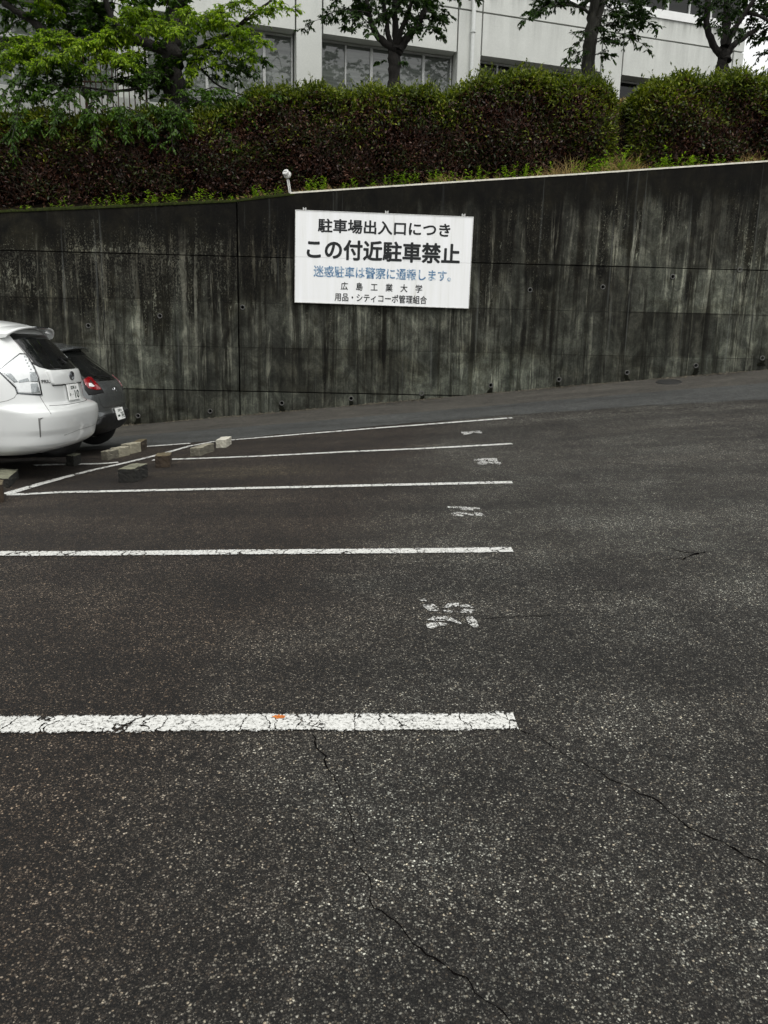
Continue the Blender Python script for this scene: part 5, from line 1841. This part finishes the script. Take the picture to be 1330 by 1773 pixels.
white = Car('estate_car', 'white estate car with roof spoiler seen from its tail at the left edge', (-3.248, 9.295, 0.144), rad(1.0), E_car_white(), M_WHITEP, (-1.0, -3.72), 0.315, 1.10)
c4 = lambda x, y: (x / 5.115, 540 + y / 5.115)
c1 = lambda x, y: (x / 7.389, 550 + y / 7.389)
c3 = lambda x, y: (x / 7.389, 680 + y / 7.389)
# rear window (y, z on the tail)
tailp = white.onbody
def sym_patch(car, name, left_px, mat, off, thick, n=16):
    """outline read along the near half of the tail, mirrored to the far half"""
    q = []
    for p_ in left_px:
        h_, _n = car.pix(*p_)
        if h_ is not None:
            q.append((h_[1], h_[2]))
    print(name, np.round(q, 2).tolist())
    poly = q + [(-y_, z_) for y_, z_ in q[::-1] if abs(y_) > 0.02]
    return car.patch(name, poly, mat, off, thick, n, car.onbody)


sym_patch(white, 'rear_window', [c4(70, 190), c4(110, 240), c4(215, 366), c4(290, 462), c4(345, 490), c4(440, 514), c4(560, 518)], M_CGLASS, 0.003, 0.006)
# spoiler
m = MB()
ny = 31
top, bot = [], []
for y in np.linspace(-0.61, 0.61, ny):
    u = y / 0.61
    xt = -0.41 - 0.10 * abs(u) ** 3
    xf = -0.95
    zt = 1.512 - 0.045 * u * u - 0.045 * abs(u) ** 6
    row_t, row_b = [], []
    for s_ in np.linspace(0, 1, 9):
        x = xf + (xt - xf) * s_
        z = zt - 0.015 * s_ - 0.02 * s_ ** 4 + 0.012 * s_ ** 8
        row_t.append((x, y, z))
        th_ = 0.036 + 0.012 * abs(u) ** 5
        row_b.append((x - 0.02 * s_ ** 6, y, z - th_ * (0.6 + 0.4 * math.sin(s_ * math.pi)) - 0.02 * (1 - s_)))
    top.append(row_t + row_b[::-1] + [row_t[0]])
m.grid(np.array(top))
m.add(top[0][:-1], [tuple(range(18))])
m.add(top[-1][:-1], [tuple(range(18))])
spo = fixn(m.build('spoiler', M_WHITEP, white.E, world=False, smooth=True))
m = MB()
m.box((-0.50, -0.16, 1.475), (-0.40, 0.16, 1.489))
m.build('brake_light', M_DCHROME, spo, world=False)
# roof aerial
m = MB()
m.add([(-1.12, -0.03, 1.555), (-1.12, 0.03, 1.555), (-0.93, 0.025, 1.555), (-0.93, -0.025, 1.555), (-0.97, 0, 1.63), (-1.0, 0, 1.63)], [(0, 1, 2, 3), (0, 3, 4, 5), (1, 5, 4, 2), (0, 5, 1), (3, 2, 4)])
m.build('aerial', M_DCHROME, white.E, world=False)
# tail lamps
lamp = [c1(-60, 690), c1(0, 655), c1(250, 455), c1(330, 462), c1(375, 520), c1(440, 640), c1(490, 760), c1(542, 985), c1(510, 1000), c1(215, 975), c1(190, 900), c1(120, 830), c1(0, 712)]
for o_ in white.patch('tail_lamp', lamp, M_DCHROME, 0.004, 0.012, 20, mirror=True):
    pass
LAMP = [o_ for o_ in white.E.children if o_.name.startswith('tail_lamp')]
ins = [c1(-40, 690), c1(10, 658), c1(252, 472), c1(322, 476), c1(362, 530), c1(425, 645), c1(475, 765), c1(520, 975), c1(232, 962), c1(205, 892), c1(130, 818), c1(10, 704)]
for a_, o_ in zip(white.patch('lens', ins, M_LENS, 0.007, 0.008, 20, mirror=True), LAMP):
    a_.parent = o_
for poly, mt in (([c1(45, 715), c1(140, 718), c1(230, 825), c1(180, 832)], M_LENSG), ([c1(375, 700), c1(445, 700), c1(480, 825), c1(385, 820)], M_LENSG), ([c1(235, 805), c1(350, 772), c1(375, 818), c1(240, 834)], M_LENSG), ([c1(385, 845), c1(470, 840), c1(505, 960), c1(400, 968)], M_LENSG)):
    for a_, o_ in zip(white.patch('reflector', poly, mt, 0.009, 0.006, 8, mirror=True), LAMP):
        a_.parent = o_
for x, y in ((310, 505), (325, 548), (345, 585), (365, 625), (390, 665)):
    for a_, o_ in zip(white.patch('diode', [c1(x - 9, y - 6), c1(x + 9, y - 6), c1(x + 9, y + 8), c1(x - 9, y + 8)], M_LENSG, 0.010, 0.006, 3, mirror=True), LAMP):
        a_.parent = o_
# panel gaps, mirrored where the car is symmetrical
white.line('panel_gap', [c1(430, 600), c1(500, 760), c1(545, 1000), c3(510, 45), c3(560, 130), c3(655, 275)], M_SEAML, 0.0028, mirror=True)
white.line('panel_gap', [(-0.56, 0.705), (-0.3, 0.7), (0.0, 0.7), (0.3, 0.7), (0.56, 0.705)], M_SEAM, 0.0035, white.onbody)
white.line('panel_gap', [c3(-20, 125), c3(100, 100), c3(180, 65), c3(215, 15)], M_SEAML, 0.0025, mirror=True)
# handle garnish over the plate, with a dark strip painted for the shadow line under it
g = white.patch('garnish', [(-0.46, 1.045), (0.46, 1.045), (0.45, 0.925), (0.40, 0.905), (-0.40, 0.905), (-0.45, 0.925)], M_WHITEP, 0.016, 0.03, 14, tailp)
white.patch('shadow_line', [(-0.43, 0.903), (0.43, 0.903), (0.42, 0.893), (-0.42, 0.893)], M_SEAM, 0.003, 0.006, 6, tailp)
# emblem
p, nr = white.onbody(0.02, 0.985)
eo = p + np.array([0.022, 0, 0.0])
m = MB()
for (ry, rz_), seg in (((0.062, 0.044), 28), ((0.022, 0.042), 20)):
    m.tube([eo + [0.0, ry * math.cos(a), rz_ * math.sin(a)] for a in np.linspace(0, 2 * math.pi, seg)], 0.006, 6, False)
m.tube([eo + [0.0, 0.045 * math.cos(a), 0.016 * math.sin(a) + 0.014] for a in np.linspace(0, 2 * math.pi, 24)], 0.005, 6, False)
em = m.build('emblem', M_DCHROME, white.E, world=False, smooth=True)
m = MB()
m.add([eo + [-0.004, 0.06 * math.cos(a), 0.042 * math.sin(a)] for a in np.linspace(0, 2 * math.pi, 25)[:-1]], [tuple(range(24))])
m.build('backing', M_LENSG, em, world=False)
white.plate(0.0, 0.815, rad(7), '広島 31', ('の・・', '10'), 0.022)


def car_word(car, body, y, z, w, h, mat, out=0.012):
    me = text_mesh(body, 0.1, 0.0015)
    co = np.array([q.co for q in me.vertices])
    lo, hi = co.min(0), co.max(0)
    for q, c_ in zip(me.vertices, co):
        yy = (c_[0] - (lo[0] + hi[0]) / 2) * w / (hi[0] - lo[0]) + y
        zz = (c_[1] - (lo[1] + hi[1]) / 2) * h / (hi[1] - lo[1]) + z
        p_, n_ = car.onbody(yy, zz)
        q.co = p_ + np.array([out * 0.4, 0, 0]) + n_ * 0.001
    me.update()
    return link('badge', me, mat, car.E)


car_word(white, 'PRIUS α', -0.465, 0.945, 0.21, 0.034, M_BLACK)
car_word(white, 'S', 0.58, 0.94, 0.028, 0.03, M_DCHROME)
# slot at the bumper corner
white.patch('bumper_slot', [c3(488, 325), c3(555, 318), c3(515, 345), c3(525, 560), c3(512, 570)], M_SEAML, 0.003, 0.006, 10, mirror=True)
# dark line painted for the shade of the crease low on the bumper
white.line('crease_shade', [(-0.5, 0.405), (-0.2, 0.43), (0.2, 0.43), (0.5, 0.43), (0.72, 0.45)], M_SEAML, 0.0022, white.onbody)
# rear wiper
p0, n0 = white.onbody(0.02, 1.10)
p1, n1 = white.onbody(-0.02, 1.16)
p2_, n2 = white.onbody(0.36, 1.14)
m = MB()
m.tube([p0 + n0 * 0.025, p1 + n1 * 0.03, p2_ + n2 * 0.02], [0.018, 0.012, 0.007], 8)
m.build('wiper', M_PLAST, white.E, world=False)


def side_windows(car, polys):
    for s_ in (-1, 1):
        for poly in polys:
            car.patch('side_window', poly, M_CGLASS, 0.003, 0.006, 8, lambda x, z: car.side(x, z, s_))


side_windows(white, [[(-0.95, 1.12), (-1.05, 1.36), (-1.75, 1.42), (-1.75, 1.06)], [(-1.80, 1.06), (-1.80, 1.42), (-2.65, 1.38), (-3.0, 1.05)]])

# grey hatchback beyond it
prof = [(0.20, -0.40, -3.70, 0.66, 0.55, 2.6), (0.26, -0.22, -3.88, 0.76, 0.55, 2.6), (0.33, -0.08, -3.95, 0.82, 0.38, 3.0), (0.45, -0.01, -3.98, 0.845, 0.36, 3.1), (0.53, 0.0, -3.98, 0.855, 0.36, 3.1), (0.60, -0.025, -3.97, 0.86, 0.40, 2.9),
        (0.68, -0.02, -3.95, 0.864, 0.42, 2.8), (0.76, -0.025, -3.85, 0.864, 0.44, 2.8), (0.86, -0.045, -3.7, 0.858, 0.46, 2.8), (0.96, -0.10, -3.3, 0.845, 0.48, 2.8), (1.02, -0.155, -3.0, 0.825, 0.50, 2.8), (1.12, -0.265, -2.75, 0.785, 0.52, 2.7),
        (1.24, -0.40, -2.5, 0.73, 0.54, 2.6), (1.34, -0.51, -2.3, 0.675, 0.54, 2.6), (1.42, -0.60, -2.1, 0.61, 0.54, 2.4), (1.47, -0.76, -1.95, 0.53, 0.5, 2.3), (1.50, -1.0, -1.75, 0.39, 0.4, 2.2), (1.51, -1.25, -1.5, 0.1, 0.1, 2)]
grey = Car('hatchback_car', 'dark grey hatchback with red tail lamps parked beyond the white car', (-3.549, 11.554, 0.039), rad(0.5), prof, M_GREYP, (-0.60, -3.15), 0.315, 1.06)
g2 = lambda x, y: (90 + x / 8.3125, 590 + y / 8.3125)
gt = grey.onbody
grey.patch('rear_window', [(-0.56, 1.37), (0.56, 1.37), (0.62, 1.26), (0.68, 1.06), (0.66, 1.02), (0.35, 0.985), (-0.35, 0.985), (-0.66, 1.02), (-0.68, 1.06), (-0.62, 1.26)], M_CGLASS, 0.003, 0.006, 14, gt)
gl = grey.patch('tail_lamp', [g2(440, 560), g2(515, 515), g2(565, 520), g2(615, 572), g2(690, 660), g2(725, 705), g2(745, 748), g2(640, 772), g2(530, 785), g2(470, 700)], M_PLAST, 0.004, 0.012, 16, mirror=True)
for poly, mt, nm in (([g2(450, 565), g2(518, 522), g2(562, 527), g2(612, 580), g2(680, 660), g2(715, 705), g2(640, 712), g2(530, 690), g2(480, 640)], M_RED, 'lens'), ([g2(525, 615), g2(560, 612), g2(610, 655), g2(590, 668), g2(532, 660)], M_LENS, 'reflector'), ([g2(540, 560), g2(580, 600), g2(600, 630), g2(545, 600)], M_PLAST, 'reflector')):
    for a_, o_ in zip(grey.patch(nm, poly, mt, 0.008 if nm == 'lens' else 0.010, 0.008, 12, mirror=True), gl):
        a_.parent = o_
grey.patch('lower_bumper', [(-0.74, 0.42), (-0.56, 0.555), (-0.30, 0.56), (0.30, 0.56), (0.56, 0.555), (0.76, 0.50), (0.80, 0.33), (0.60, 0.27), (-0.60, 0.27), (-0.80, 0.33)], M_PLAST, 0.006, 0.02, 16, gt)
grey.line('panel_gap', [(-0.52, 0.985), (-0.60, 0.86), (-0.56, 0.70), (-0.50, 0.645), (0.0, 0.64), (0.50, 0.645), (0.56, 0.70), (0.60, 0.86), (0.52, 0.985)], M_SEAM, 0.003, gt)
m = MB()
top = []
for y in np.linspace(-0.58, 0.58, 21):
    u = y / 0.58
    zt = 1.452 - 0.05 * u * u
    xt = -0.46 - 0.1 * u * u
    row = [(-0.95 + (xt + 0.95) * s_, y, zt + 0.01 - 0.03 * s_) for s_ in np.linspace(0, 1, 6)]
    top.append(row + [(x - 0.01, y_, z - 0.03) for x, y_, z in row[::-1]] + [row[0]])
m.grid(np.array(top))
m.add(top[0][:-1], [tuple(range(12))])
m.add(top[-1][:-1], [tuple(range(12))])
fixn(m.build('spoiler', M_GREYP, grey.E, world=False, smooth=True))
grey.plate(0.0, 0.53, rad(14), '広島 50', ('・', '745'), 0.016)
p, nr = grey.onbody(0.0, 0.86)
m = MB()
m.tube([p + nr * 0.006 + np.array([0.0, 0.045 * math.cos(a), 0.032 * math.sin(a)]) for a in np.linspace(0, 2 * math.pi, 24)], 0.007, 6, False)
m.tube([p + nr * 0.01 + np.array([0, y, z]) for y, z in ((-0.035, 0.01), (0, -0.02), (0.035, 0.01))], 0.006, 6)
m.build('emblem', M_CHROME, grey.E, world=False, smooth=True)
p0, n0 = grey.onbody(0.0, 1.0)
p2_, n2 = grey.onbody(-0.36, 1.05)
m = MB()
m.tube([p0 + n0 * 0.03, (p0 + p2_) / 2 + n0 * 0.035, p2_ + n2 * 0.015], [0.016, 0.010, 0.006], 8)
m.build('wiper', M_PLAST, grey.E, world=False)
side_windows(grey, [[(-0.98, 1.05), (-1.05, 1.27), (-1.60, 1.33), (-1.60, 0.98)], [(-1.65, 0.98), (-1.65, 1.33), (-2.2, 1.30), (-2.6, 0.98)]])
